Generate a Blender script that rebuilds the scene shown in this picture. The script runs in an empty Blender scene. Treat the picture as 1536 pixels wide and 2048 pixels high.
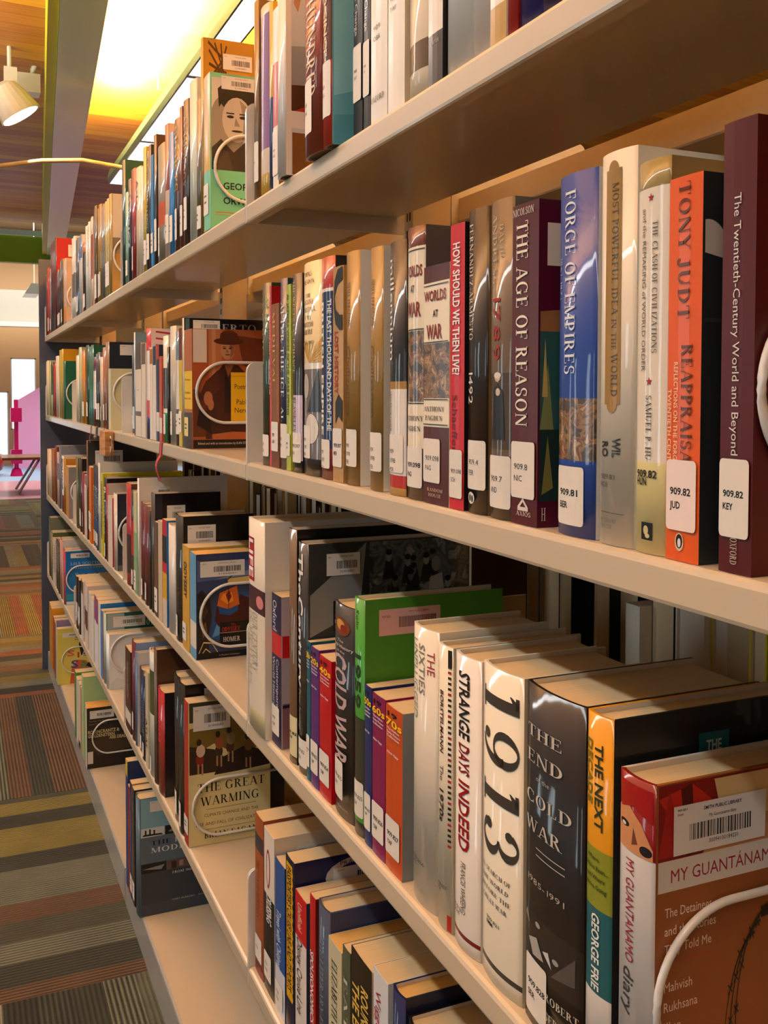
import bpy, bmesh, math, random
from mathutils import Matrix, Vector
random.seed(7)
scene = bpy.context.scene
C = scene.collection
PI = math.pi

# ------------------------------------------------------------------ camera, world, light, exposure
cam_d = bpy.data.cameras.new('camera')
cam = bpy.data.objects.new('camera', cam_d); C.objects.link(cam)
R_ = Vector((0.91645218, -0.4001385, 0.00214061)); U_ = Vector((0.01198217, 0.03278962, 0.99939045)); F_ = Vector((0.39996478, 0.91586791, -0.03484464))
cam.matrix_world = Matrix(((R_.x, U_.x, -F_.x, -0.34406), (R_.y, U_.y, -F_.y, 0), (R_.z, U_.z, -F_.z, 1.18053), (0, 0, 0, 1)))
cam_d.sensor_fit = 'VERTICAL'; cam_d.sensor_height = 36.0; cam_d.sensor_width = 27.0
cam_d.lens = 1954.56 / 2048 * 36.0
cam_d.shift_y = (857.61 - 1024) / 2048
cam_d.clip_start = 0.02
scene.camera = cam
vs = scene.view_settings
vs.view_transform = 'Standard'; vs.look = 'None'; vs.gamma = 1.0; vs.use_curve_mapping = False
vs.exposure = -0.24
scene.cycles.max_bounces = 8; scene.cycles.diffuse_bounces = 4; scene.cycles.glossy_bounces = 4
scene.cycles.use_denoising = True
w = bpy.data.worlds.new('daylight'); scene.world = w; w.use_nodes = True
w.node_tree.nodes['Background'].inputs[0].default_value = (0.86, 0.94, 1.0, 1)
w.node_tree.nodes['Background'].inputs[1].default_value = 2.0
WARM = (1.0, 0.83, 0.62)
def area(name, loc, rot, sx, sy, power, col):
    l = bpy.data.lights.new(name, 'AREA'); l.shape = 'RECTANGLE'; l.size = sx; l.size_y = sy; l.energy = power; l.color = col
    o = bpy.data.objects.new(name, l); C.objects.link(o); o.location = loc; o.rotation_euler = rot
    return o
# strip light over the range (its housing is built below) and the same strip over the aisle
area('range_strip_down', (0.655, 3.1, 2.575), (0, 0, 0), 0.10, 7.2, 18, WARM)
area('range_strip_up', (0.655, 3.1, 2.80), (PI, 0, 0), 0.10, 7.2, 1500, (1.0, 0.86, 0.55))
area('aisle_strip_down', (-0.98, 2.2, 2.575), (0, 0, 0), 0.10, 7.0, 66, (1.0, 0.98, 0.95))
area('aisle_strip_up', (-0.98, 2.2, 2.69), (PI, 0, 0), 0.10, 7.0, 380, (1.0, 0.95, 0.84))
# daylight through the big windows of the left wall
for wy in (-.3, 2.9, 6.2, 9.4): area('window_daylight', (-4.85, wy, 1.6), (0, -PI/2, 0), 2.1, .5, 34, (0.84, 0.96, 1.0))

# ------------------------------------------------------------------ materials
def lin(h):
    h = h.lstrip('#'); v = [int(h[i:i+2], 16)/255 for i in (0, 2, 4)]
    return tuple(x/12.92 if x <= .04045 else ((x+.055)/1.055)**2.4 for x in v) + (1,)
MATS = {}
def mat(hx, kind='paper'):
    key = (hx, kind)
    if key in MATS: return MATS[key]
    m = bpy.data.materials.new(kind + '_' + hx.strip('#')); m.use_nodes = True
    b = m.node_tree.nodes['Principled BSDF']; b.inputs['Base Color'].default_value = tuple(c**1.17 for c in lin(hx)[:3]) + (1,) if kind in ('jacket', 'cover', 'ink') else lin(hx)
    nt = m.node_tree
    if kind == 'jacket':
        b.inputs['Roughness'].default_value = .45; b.inputs['Specular IOR Level'].default_value = .2
        b.inputs['Coat Weight'].default_value = .4; b.inputs['Coat Roughness'].default_value = .07
        n = nt.nodes.new('ShaderNodeTexNoise'); n.inputs['Scale'].default_value = 38; n.inputs['Detail'].default_value = 2
        bp = nt.nodes.new('ShaderNodeBump'); bp.inputs['Strength'].default_value = .12; bp.inputs['Distance'].default_value = .004
        tc = nt.nodes.new('ShaderNodeTexCoord')
        mp = nt.nodes.new('ShaderNodeMapping'); mp.inputs['Scale'].default_value = (1, 1, .35)
        nt.links.new(tc.outputs['Object'], mp.inputs['Vector']); nt.links.new(mp.outputs['Vector'], n.inputs['Vector'])
        nt.links.new(n.outputs['Fac'], bp.inputs['Height']); nt.links.new(bp.outputs['Normal'], b.inputs['Coat Normal'])
    elif kind == 'cover':
        b.inputs['Roughness'].default_value = .4; b.inputs['Specular IOR Level'].default_value = .28; b.inputs['Coat Weight'].default_value = .12; b.inputs['Coat Roughness'].default_value = .12
    elif kind == 'ink':
        b.inputs['Roughness'].default_value = .5; b.inputs['Specular IOR Level'].default_value = .2; b.inputs['Coat Weight'].default_value = .12; b.inputs['Coat Roughness'].default_value = .1
    elif kind == 'metal':
        b.inputs['Roughness'].default_value = .33; b.inputs['Coat Weight'].default_value = .35; b.inputs['Coat Roughness'].default_value = .12
    elif kind == 'page':
        b.inputs['Roughness'].default_value = .8
        tc = nt.nodes.new('ShaderNodeTexCoord'); mp = nt.nodes.new('ShaderNodeMapping'); mp.inputs['Scale'].default_value = (6, 900, 6)
        n = nt.nodes.new('ShaderNodeTexNoise'); n.inputs['Scale'].default_value = 1.0; n.inputs['Detail'].default_value = 2
        r = nt.nodes.new('ShaderNodeMixRGB'); r.inputs[1].default_value = tuple(c*.74 for c in lin(hx)[:3]) + (1,); r.inputs[2].default_value = lin(hx)
        nt.links.new(tc.outputs['Object'], mp.inputs['Vector']); nt.links.new(mp.outputs['Vector'], n.inputs['Vector'])
        nt.links.new(n.outputs['Fac'], r.inputs[0]); nt.links.new(r.outputs[0], b.inputs['Base Color'])
    else:
        b.inputs['Roughness'].default_value = .55
    MATS[key] = m
    return m
def mat_noise(name, cols, scale, rough=.35, coat=.4, detail=4, stretch=(1, 1, 1)):
    if name in MATS: return MATS[name]
    m = bpy.data.materials.new(name); m.use_nodes = True; nt = m.node_tree; b = nt.nodes['Principled BSDF']
    b.inputs['Roughness'].default_value = rough; b.inputs['Coat Weight'].default_value = coat; b.inputs['Coat Roughness'].default_value = .1
    tc = nt.nodes.new('ShaderNodeTexCoord'); mp = nt.nodes.new('ShaderNodeMapping'); mp.inputs['Scale'].default_value = stretch
    n = nt.nodes.new('ShaderNodeTexNoise'); n.inputs['Scale'].default_value = scale; n.inputs['Detail'].default_value = detail; n.inputs['Distortion'].default_value = .6
    r = nt.nodes.new('ShaderNodeValToRGB'); r.color_ramp.interpolation = 'LINEAR'
    els = r.color_ramp.elements
    while len(els) < len(cols): els.new(.5)
    for i, c in enumerate(cols):
        els[i].position = .3 + .4*i/max(1, len(cols)-1); els[i].color = lin(c)
    nt.links.new(tc.outputs['Object'], mp.inputs['Vector']); nt.links.new(mp.outputs['Vector'], n.inputs['Vector'])
    nt.links.new(n.outputs['Fac'], r.inputs['Fac']); nt.links.new(r.outputs['Color'], b.inputs['Base Color'])
    MATS[name] = m
    return m
def PAINT(): return mat_noise('battle_print', ['#1e1612', '#4a3420', '#2e2a20', '#8a6a40', '#5a2a1c', '#b09468', '#3a2c20'], 95)
def CROWD(): return mat_noise('crowd_print', ['#14181a', '#23282a', '#5a6264', '#2c3234', '#8a8e8c', '#1a1e20'], 42)
SHELF = mat('#bfb198', 'metal'); KICK_FLOORLIT = mat('#9a9a96', 'metal'); WHITE = mat('#d5d4cf', 'metal'); PANEL = mat('#3e4a60', 'metal')
DARK = mat('#1a1816', 'paper')

# ------------------------------------------------------------------ object helpers
def link(name, verts, faces, mats, fm=None, parent=None, smooth=False):
    me = bpy.data.meshes.new(name); me.from_pydata(verts, [], faces)
    for m in mats: me.materials.append(m)
    if fm: me.polygons.foreach_set('material_index', fm)
    if smooth: me.polygons.foreach_set('use_smooth', [True]*len(me.polygons))
    me.update()
    o = bpy.data.objects.new(name, me); C.objects.link(o)
    if parent: o.parent = parent
    return o
def thing(name, label, cat, loc=(0, 0, 0), rotz=0, group=None):
    o = bpy.data.objects.new(name, None); C.objects.link(o); o.location = loc; o.rotation_euler = (0, 0, rotz)
    o.empty_display_size = .02
    o['label'] = label; o['category'] = cat
    if group: o['group'] = group
    return o
def tag(o, label, cat, group=None):
    o['label'] = label; o['category'] = cat
    if group: o['group'] = group
    return o
def struct(o): o['kind'] = 'structure'; return o
def wrap_spine(mb, T, b, cr, N):
    """cut flat printed shapes (e, y, z) at the facets of a rounded spine and bend them onto it"""
    bm = bmesh.new(); vs_ = [bm.verts.new(p) for p in mb.v]
    for f, mi in zip(mb.f, mb.m):
        try: fc = bm.faces.new([vs_[i] for i in f]); fc.material_index = mi
        except ValueError: pass
    for i in range(1, N):
        bmesh.ops.bisect_plane(bm, geom=bm.verts[:]+bm.edges[:]+bm.faces[:], plane_co=(0, T*i/N, 0), plane_no=(0, 1, 0), dist=1e-6)
    def sx(f):
        a = min(int(f*N), N-1); q = f*N-a
        g = lambda i: cr if i in (0, N) else b*(2*i/N-1)**2
        return g(a)*(1-q)+g(a+1)*q
    bm.verts.index_update()
    mb.v = [(sx(min(max(v.co.y/T, 0), 1))-.0002-v.co.x, v.co.y, v.co.z) for v in bm.verts]
    mb.f = [tuple(v.index for v in f.verts) for f in bm.faces]; mb.m = [f.material_index for f in bm.faces]
    bm.free()
    return mb
class MB:
    def __init__(s): s.v = []; s.f = []; s.m = []
    def poly(s, pts, mi=0):
        n = len(s.v); s.v += [tuple(p) for p in pts]; s.f.append(tuple(range(n, n+len(pts)))); s.m.append(mi)
    def box(s, x0, x1, y0, y1, z0, z1, mi=0):
        n = len(s.v)
        s.v += [(x, y, z) for z in (z0, z1) for x, y in ((x0, y0), (x1, y0), (x1, y1), (x0, y1))]
        for f in ((3, 2, 1, 0), (4, 5, 6, 7), (0, 1, 5, 4), (1, 2, 6, 5), (2, 3, 7, 6), (3, 0, 4, 7)):
            s.f.append(tuple(n+i for i in f)); s.m.append(mi)
    def prism_y(s, pts, y0, y1, mi=0):          # xz outline extruded along y
        n = len(s.v); k = len(pts)
        s.v += [(x, y0, z) for x, z in pts] + [(x, y1, z) for x, z in pts]
        s.f.append(tuple(n+i for i in range(k))); s.f.append(tuple(n+k+i for i in reversed(range(k)))); s.m += [mi, mi]
        for i in range(k):
            j = (i+1) % k; s.f.append((n+i, n+k+i, n+k+j, n+j)); s.m.append(mi)
    def prism_z(s, pts, z0, z1, mi=0):
        n = len(s.v); k = len(pts)
        s.v += [(x, y, z0) for x, y in pts] + [(x, y, z1) for x, y in pts]
        s.f.append(tuple(n+i for i in reversed(range(k)))); s.f.append(tuple(n+k+i for i in range(k))); s.m += [mi, mi]
        for i in range(k):
            j = (i+1) % k; s.f.append((n+i, n+j, n+k+j, n+k+i)); s.m.append(mi)
    def tube(s, path, r, seg=8, mi=0):
        P = [Vector(p) for p in path]; n0 = len(s.v)
        for i, p in enumerate(P):
            t = (P[min(i+1, len(P)-1)] - P[max(i-1, 0)]).normalized()
            a = t.cross(Vector((0, 0, 1)));
            if a.length < .05: a = t.cross(Vector((0, 1, 0)))
            a.normalize(); b = t.cross(a)
            for q in range(seg):
                th = 2*PI*q/seg; s.v.append(tuple(p + a*(r*math.cos(th)) + b*(r*math.sin(th))))
        for i in range(len(P)-1):
            for q in range(seg):
                a = n0+i*seg+q; b = n0+i*seg+(q+1) % seg
                s.f.append((a, b, b+seg, a+seg)); s.m.append(mi)
        s.f.append(tuple(n0+q for q in reversed(range(seg)))); s.m.append(mi)
        s.f.append(tuple(n0+(len(P)-1)*seg+q for q in range(seg))); s.m.append(mi)
    def lathe(s, prof, seg=24, mi=0, at=(0, 0, 0)):
        n0 = len(s.v)
        for r, z in prof:
            for q in range(seg):
                th = 2*PI*q/seg; s.v.append((at[0]+r*math.cos(th), at[1]+r*math.sin(th), at[2]+z))
        for i in range(len(prof)-1):
            for q in range(seg):
                a = n0+i*seg+q; b = n0+i*seg+(q+1) % seg
                s.f.append((a, b, b+seg, a+seg)); s.m.append(mi)
        s.f.append(tuple(n0+q for q in reversed(range(seg)))); s.m.append(mi)
        s.f.append(tuple(n0+(len(prof)-1)*seg+q for q in range(seg))); s.m.append(mi)
    def build(s, name, mats, parent=None, smooth=False):
        if not isinstance(mats, (list, tuple)): mats = [mats]
        return link(name, s.v, s.f, mats, s.m, parent, smooth)

# ------------------------------------------------------------------ lettering
_tc = bpy.data.curves.new('letter_source', 'FONT'); _tc.resolution_u = 2; _tc.dimensions = '2D'; _tc.fill_mode = 'FRONT'
_to = bpy.data.objects.new('letter_source', _tc)
TXT = {}
def bfont(s, bold):
    _tc.body = s; _tc.size = 1.0; _tc.offset = .022 if bold else 0.0
    if _to.name not in C.objects: C.objects.link(_to)
    bpy.context.view_layer.update()
    dg = bpy.context.evaluated_depsgraph_get()
    me = bpy.data.meshes.new_from_object(_to.evaluated_get(dg))
    v = [(p.co.x, p.co.y) for p in me.vertices]; f = [tuple(p.vertices) for p in me.polygons]
    bpy.data.meshes.remove(me)
    return v, f
TH, TN = .17, .06
def q_(x0, y0, x1, y1, w):          # slanted stroke, horizontal width w
    return [(x0-w/2, y0), (x0+w/2, y0), (x1+w/2, y1), (x1-w/2, y1)]
def r_(x0, y0, x1, y1): return [(x0, y0), (x1, y0), (x1, y1), (x0, y1)]
def st_(x, y0=0, y1=1, top=1, bot=1, w=TH):
    L = [r_(x-w/2, y0, x+w/2, y1)]
    if bot: L.append(r_(x-w/2-.09, y0, x+w/2+.09, y0+.045))
    if top: L.append(r_(x-w/2-.09, y1-.045, x+w/2+.09, y1))
    return L
def sf_(x, y): return r_(x-.15, y, x+.15, y+.045)
def arc_(cx, cy, rx, ry, a0, a1, th=TH, tn=TN, n=14):
    out = []
    for i in range(n):
        P = []
        for a, inner in ((a0+(a1-a0)*i/n, 0), (a0+(a1-a0)*(i+1)/n, 0), (a0+(a1-a0)*(i+1)/n, 1), (a0+(a1-a0)*i/n, 1)):
            a = math.radians(a); P.append((cx+(rx-th*inner)*math.cos(a), cy+(ry-tn*inner)*math.sin(a)))
        out.append(P)
    return out
def glyph(c):
    if c == 'A': return [q_(.08, 0, .40, 1, .06), q_(.74, 0, .42, 1, .17), r_(.22, .3, .62, .35), sf_(.08, 0), sf_(.74, 0)], .84
    if c == 'B': return st_(.17) + arc_(.25, .755, .36, .245, -90, 90) + arc_(.25, .27, .42, .27, -90, 90), .7
    if c == 'C': return arc_(.45, .5, .42, .52, 48, 312, TH, TN, 22) + [r_(.72, .68, .77, .98), r_(.72, .02, .77, .3)], .84
    if c == 'D': return st_(.17) + arc_(.28, .5, .5, .5, -90, 90, TH, TN, 18), .84
    if c == 'E': return st_(.17) + [r_(.2, .95, .64, 1), r_(.2, 0, .67, .05), r_(.2, .49, .5, .535), r_(.6, .78, .645, 1), r_(.63, 0, .675, .24), r_(.47, .4, .51, .63)], .72
    if c == 'F': return st_(.17) + [r_(.2, .95, .62, 1), r_(.2, .47, .5, .52), r_(.58, .76, .625, 1), r_(.47, .38, .51, .61)], .66
    if c == 'G': return arc_(.45, .5, .42, .52, 48, 300, TH, TN, 22) + [r_(.72, .68, .77, .98), r_(.64, .05, .8, .42), r_(.55, .4, .88, .445)], .92
    if c == 'H': return st_(.17) + st_(.72) + [r_(.2, .49, .7, .54)], .9
    if c == 'I': return st_(.19), .38
    if c == 'J': return st_(.3, .1, 1, 1, 0) + arc_(.16, .1, .22, .22, 180, 360), .5
    if c == 'K': return st_(.17) + [q_(.24, .42, .66, 1, .07), q_(.72, 0, .4, .6, .17), sf_(.66, .955), sf_(.74, 0)], .86
    if c == 'L': return st_(.17) + [r_(.2, 0, .64, .05), r_(.6, 0, .645, .27)], .7
    if c == 'M': return st_(.13, w=.06) + st_(.9) + [q_(.5, 0, .16, 1, .17), q_(.5, 0, .86, 1, .06)], 1.06
    if c == 'N': return st_(.13, w=.06) + st_(.76, w=.06, bot=0) + [q_(.74, 0, .16, 1, .18)], .9
    if c == 'O': return arc_(.45, .5, .42, .52, 0, 360, TH, TN, 26), .9
    if c == 'P': return st_(.17) + arc_(.26, .73, .38, .27, -90, 90), .68
    if c == 'Q': return arc_(.45, .5, .42, .52, 0, 360, TH, TN, 26) + [q_(.8, -.2, .45, .1, .14)], .9
    if c == 'R': return st_(.17) + arc_(.26, .74, .38, .26, -90, 90) + [q_(.7, 0, .4, .5, .18), sf_(.74, 0)], .84
    if c == 'S': return arc_(.32, .745, .27, .27, 40, 270, .13, TN, 14) + arc_(.32, .255, .29, .275, -150, 90, .15, TN, 14) + [r_(.51, .7, .56, .98), r_(.04, .03, .09, .3)], .64
    if c == 'T': return st_(.38, top=0) + [r_(.03, .95, .73, 1), r_(.03, .74, .075, 1), r_(.685, .74, .73, 1)], .76
    if c == 'U': return st_(.17, .35, 1, 1, 0) + st_(.72, .35, 1, 1, 0, .06) + arc_(.415, .36, .33, .38, 180, 360, .15, TN, 12), .88
    if c == 'V': return [q_(.4, 0, .1, 1, .17), q_(.42, 0, .72, 1, .06), sf_(.1, .955), sf_(.72, .955)], .82
    if c == 'W': return [q_(.34, 0, .1, 1, .17), q_(.36, 0, .58, 1, .06), q_(.84, 0, .58, 1, .17), q_(.86, 0, 1.1, 1, .06), sf_(.1, .955), sf_(.58, .955), sf_(1.1, .955)], 1.2
    if c == 'X': return [q_(.72, 0, .12, 1, .17), q_(.1, 0, .7, 1, .06), sf_(.1, 0), sf_(.7, 0), sf_(.1, .955), sf_(.7, .955)], .82
    if c == 'Y': return st_(.4, 0, .5, 0, 1) + [q_(.4, .42, .1, 1, .17), q_(.42, .42, .7, 1, .06), sf_(.1, .955), sf_(.7, .955)], .8
    if c == 'Z': return [q_(.12, 0, .6, 1, .17), r_(.04, .95, .66, 1), r_(.04, 0, .68, .05), r_(.64, 0, .68, .26), r_(.04, .76, .08, 1)], .74
    if c == '1': return st_(.3, top=0, w=.2) + [[(.1, .8), (.2, .86), (.2, 1), (.1, .84)], r_(.1, .93, .3, 1)], .56
    if c == '9': return arc_(.36, .68, .32, .33, 0, 360, .15, .045, 24) + arc_(.28, .5, .4, .5, -95, 20, .16, .05, 14) + arc_(.2, .14, .1, .1, 0, 360, .1, .1, 10), .78
    if c == '3': return arc_(.32, .76, .28, .25, -90, 150, .15, .045, 16) + arc_(.32, .27, .33, .28, -150, 90, .17, .045, 18) + arc_(.14, .8, .09, .09, 0, 360, .09, .09, 10) + arc_(.12, .22, .1, .1, 0, 360, .1, .1, 10), .74
    return None
def text_geo(s, font):
    key = (s, font)
    if key in TXT: return TXT[key]
    if font in 'sd':
        V, Fc, x = [], [], 0.0
        sp = .1 if font == 's' else .16
        for ch in s:
            if ch == ' ': x += .38; continue
            up = ch.upper(); k = .78 if ch != up else 1.0
            g = glyph(up) if (up.isalpha() or font == 'd') else None
            if g:
                for P in g[0]:
                    n = len(V); V += [(x+a*k, b*k) for a, b in P]; Fc.append(tuple(range(n, n+len(P))))
                x += g[1]*k + sp*k
            else:
                v, f = bfont(ch, False); n = len(V)
                mx = max([a for a, b in v] or [.2])
                V += [(x+a/.73, b/.73) for a, b in v]; Fc += [tuple(n+i for i in q) for q in f]; x += mx/.73 + sp
        w_ = x - sp
    else:
        v, f = bfont(s, font in 'bc')
        x0 = min([a for a, b in v] or [0]); w_ = (max([a for a, b in v] or [1]) - x0)/.73
        V = [((a-x0)/.73, b/.73) for a, b in v]; Fc = f
    TXT[key] = (V, Fc, max(w_, .01))
    return TXT[key]

# ------------------------------------------------------------------ cover pictures: shapes on the unit cover (u from the spine, v up)
def ell(h, cx, cy, rx, ry, n=20, a0=0, a1=360):
    return (h, [(cx+rx*math.cos(math.radians(a0+(a1-a0)*i/n)), cy+ry*math.sin(math.radians(a0+(a1-a0)*i/n))) for i in range(n)])
def rc(h, u0, u1, v0, v1): return (h, [(u0, v0), (u1, v0), (u1, v1), (u0, v1)])
def tx(s, h, u0, u1, v0, v1, font='n'): return ('T', s, h, u0, u1, v0, v1, font)
def curve_strip(h, pts, wd):
    out = []
    for (a, b), (c, d) in zip(pts[:-1], pts[1:]):
        L = math.hypot(c-a, d-b) or 1; nx, ny = -(d-b)/L*wd/2, (c-a)/L*wd/2
        out.append((h, [(a+nx, b+ny), (a-nx, b-ny), (c-nx, d-ny), (c+nx, d+ny)]))
    return out
def face(cx, cy, s, skin, shade, dark, k=1):
    L = [ell(skin, cx, cy, .62*s, s), ('' or shade, [(cx+.1*s, cy+.9*s), (cx+.55*s, cy+.5*s), (cx+.6*s, cy-.3*s), (cx+.2*s, cy-.9*s), (cx+.28*s, cy)]),
            ell(dark, cx-.28*s, cy+.12*s, .15*s, .07*s, 10), ell(dark, cx+.24*s, cy+.12*s, .15*s, .07*s, 10), rc(dark, cx-.45*s, cx-.12*s, cy+.24*s, cy+.3*s), rc(dark, cx+.1*s, cx+.42*s, cy+.24*s, cy+.3*s),
            (shade, [(cx-.06*s, cy+.1*s), (cx+.12*s, cy-.28*s), (cx-.12*s, cy-.28*s)]), ell(dark, cx, cy-.5*s, .24*s, .05*s, 10)]
    return [(h, [(cx+(u-cx)*k, v) for u, v in P]) for h, P in L]
def A_orwell():
    return [rc('#c8c8c4', .02, 1, .38, .97), ell('#8a8a88', .3, .62, .35, .25), ('#3a3836', [(.02, .38), (.02, .52), (.2, .58), (.45, .5), (.7, .58), (1, .5), (1, .38)]),
            ell('#2a2826', .52, .86, .36, .11)] + face(.52, .71, .145, '#b8b4ae', '#8a8682', '#2a2624', 3.3) + [('#2a2826', [(.16, .78), (.14, .9), (.3, .95), (.7, .96), (.9, .88), (.9, .76), (.82, .8), (.7, .85), (.45, .86), (.28, .84)]),
            ('#4a4846', [(.1, .38), (.2, .52), (.34, .5), (.44, .38)]), ('#5a5856', [(.78, .4), (.84, .56), (.98, .52), (1, .4)]), rc('#b03028', .94, 1, .8, .92),
            rc('#6fb8a0', 0, 1, 0, .38), tx('GEORGE', '#1e2a26', .24, .96, .26, .305, 'b'), tx('ORWELL', '#1e2a26', .24, .96, .165, .21, 'b'), rc('#a87838', .08, .7, .105, .112), rc('#a87838', .08, .7, .09, .094)]
def A_neruda():
    L = [rc('#d9cfc4', 0, .22, .72, 1), rc('#a85e38', 0, 1, .5, .72), rc('#b47a54', .25, .46, .4, 1), rc('#c0906c', .3, .36, .4, 1), ('#7a3c1e', [(.7, .95), (1, .9), (1, .55), (.8, .7)]), ('#6a3a24', [(0, .5), (.3, .42), (.3, .1), (0, .1)]),
         ('#4c2414', [(.2, .08), (.22, .45), (.3, .58), (.44, .68), (.5, .72), (.72, .7), (.9, .6), (1, .5), (1, .08)]), ('#5a2c1a', [(.08, .42), (.2, .56), (.4, .66), (.42, .5), (.2, .4)]), ('#2c1610', [(.5, .66), (.6, .52), (.68, .68), (.62, .3), (.5, .3)]), ('#8a5a40', [(.5, .7), (.56, .6), (.66, .72)])]
    L += [('#2a1812', [(.06, .2), (.1, .34), (.25, .3), (.3, .12)]), ell('#b07a58', .24, .42, .07, .06), ell('#b07a58', .28, .37, .05, .05, 12)]
    L += face(.55, .83, .085, '#b88a68', '#94664a', '#3a2016', 2.1) + [ell('#5c3220', .57, .9, .24, .03), ell('#6a3a26', .57, .945, .13, .05), ('#5c3220', [(.42, .9), (.44, .97), (.7, .97), (.76, .88)])]
    L += [('#b06a40', [(.3, .12), (.62, .14), (1, .12), (1, .08), (.3, .07)]), rc('#2c1c16', 0, 1, .0, .075)]
    L += [rc('#e2b81c', .6, 1, .22, .64), rc('#b08c10', .6, 1, .605, .609), tx('The', '#3a2c10', .86, .94, .585, .605), tx('Poetry of', '#3a2c10', .66, .98, .5, .545), tx('Pablo', '#3a2c10', .69, .9, .37, .415), tx('Neruda', '#3a2c10', .66, .96, .3, .345)]
    L += [tx('Edited and with an introduction by ILAN STAVANS', '#e0d4c8', .08, .97, .035, .055)]
    return L
def A_odyssey():
    L = [rc('#3a4870', 0, 1, .62, 1), rc('#d8c070', .7, 1, .7, .8), ('#5a6a98', [(0, .95), (.4, .86), (1, .98), (1, .78), (0, .74)]), ('#8a90a8', [(.4, .75), (1, .9), (1, .8)]), ('#2a5a94', [(.3, .18), (.42, .5), (.6, .62), (1, .6), (1, .18)]), ('#5a94c4', [(.34, .2), (.5, .38), (.62, .36), (.5, .22)]),
         ('#2a201c', [(0, .06), (0, .62), (.12, .66), (.3, .56), (.34, .4), (.24, .18), (.3, .06)]), ('#5a4030', [(.04, .5), (.16, .56), (.26, .46), (.16, .38)]), ('#7a5a3c', [(.1, .3), (.2, .36), (.24, .26), (.14, .2)]),
         ('#4a1c14', [(.4, .36), (.46, .54), (.52, .42), (.75, .4), (.94, .44), (.98, .6), (1, .4), (.9, .3), (.5, .3)]), ('#c87020', [(.46, .5), (.52, .62), (.92, .68), (.98, .5), (.72, .46)]), ('#e89a38', [(.54, .56), (.6, .61), (.8, .62), (.84, .54), (.7, .51)]), ('#8a2014', [(.66, .6), (.74, .64), (.8, .58), (.72, .52)])]
    L += curve_strip('#1a1614', [(.72, .46), (.74, .6), (.7, .74), (.95, .84)], .012) + curve_strip('#d8c890', [(.02, .04), (.15, .16), (.34, .15), (.5, .04)], .012) + curve_strip('#d8c890', [(.06, .02), (.2, .1), (.36, .04)], .01)
    L += [rc('#1a1614', 0, 1, 0, .06), rc('#0e0c0c', .52, 1, .1, .34), rc('#b8a888', .52, 1, .235, .24), tx('The', '#a83a24', .78, .9, .3, .325), tx('ODYSSEY', '#d8462c', .57, .99, .25, .29, 's'), tx('HOMER', '#e4dccc', .6, .99, .15, .195, 's'), tx('A Modern translation', '#c8b8a0', .5, .98, .02, .035)]
    return L
def A_warming():
    L = [('#7a6a2c', [(0, .82), (.5, .86), (1, .84), (1, .66), (.6, .6), (.3, .7), (0, .62)]), ('#3c2c1a', [(0, .5), (0, .7), (.3, .66), (.5, .56), (1, .62), (1, .5)]), ('#2c2016', [(.3, .48), (.42, .6), (.7, .66), (1, .58), (1, .48)]), rc('#434838', 0, 1, .86, 1)]
    for cx, cy, c1, c2 in ((.13, .66, '#c8b8a4', '#8a2e22'), (.36, .7, '#9a5a3a', '#4a3424'), (.5, .72, '#8a7a50', '#5a3a24'), (.72, .66, '#7a5a34', '#3a2a1a')):
        L += [ell(c2, cx, cy-.06, .05, .045, 12), ell(c1, cx+.01, cy, .055, .045, 12), ell('#3a2a1c', cx-.01, cy+.06, .03, .024, 12), rc('#b08a60', cx-.03, cx-.01, cy-.16, cy-.09), rc('#b08a60', cx+.02, cx+.04, cy-.17, cy-.09)]
    L += [rc('#d3cb9c', 0, 1, 0, .475), ('#d3cb9c', [(0, .45), (1, .47), (1, .5), (.6, .485), (0, .475)]), tx('THE GREAT', '#2c2620', .1, .93, .37, .43, 's'), tx('WARMING', '#2c2620', .14, .86, .275, .335, 's'), rc('#6a5a3a', .2, .82, .245, .248), tx('CLIMATE CHANGE AND THE', '#6a3a28', .18, .85, .195, .218, 'n'), tx('RISE AND FALL OF CIVILIZATIONS', '#6a3a28', .08, .94, .135, .158, 'n'), rc('#6a5a3a', .2, .82, .105, .108), tx('BRIAN FAGAN', '#3a3026', .18, .84, .045, .085, 's')]
    return L
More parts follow.
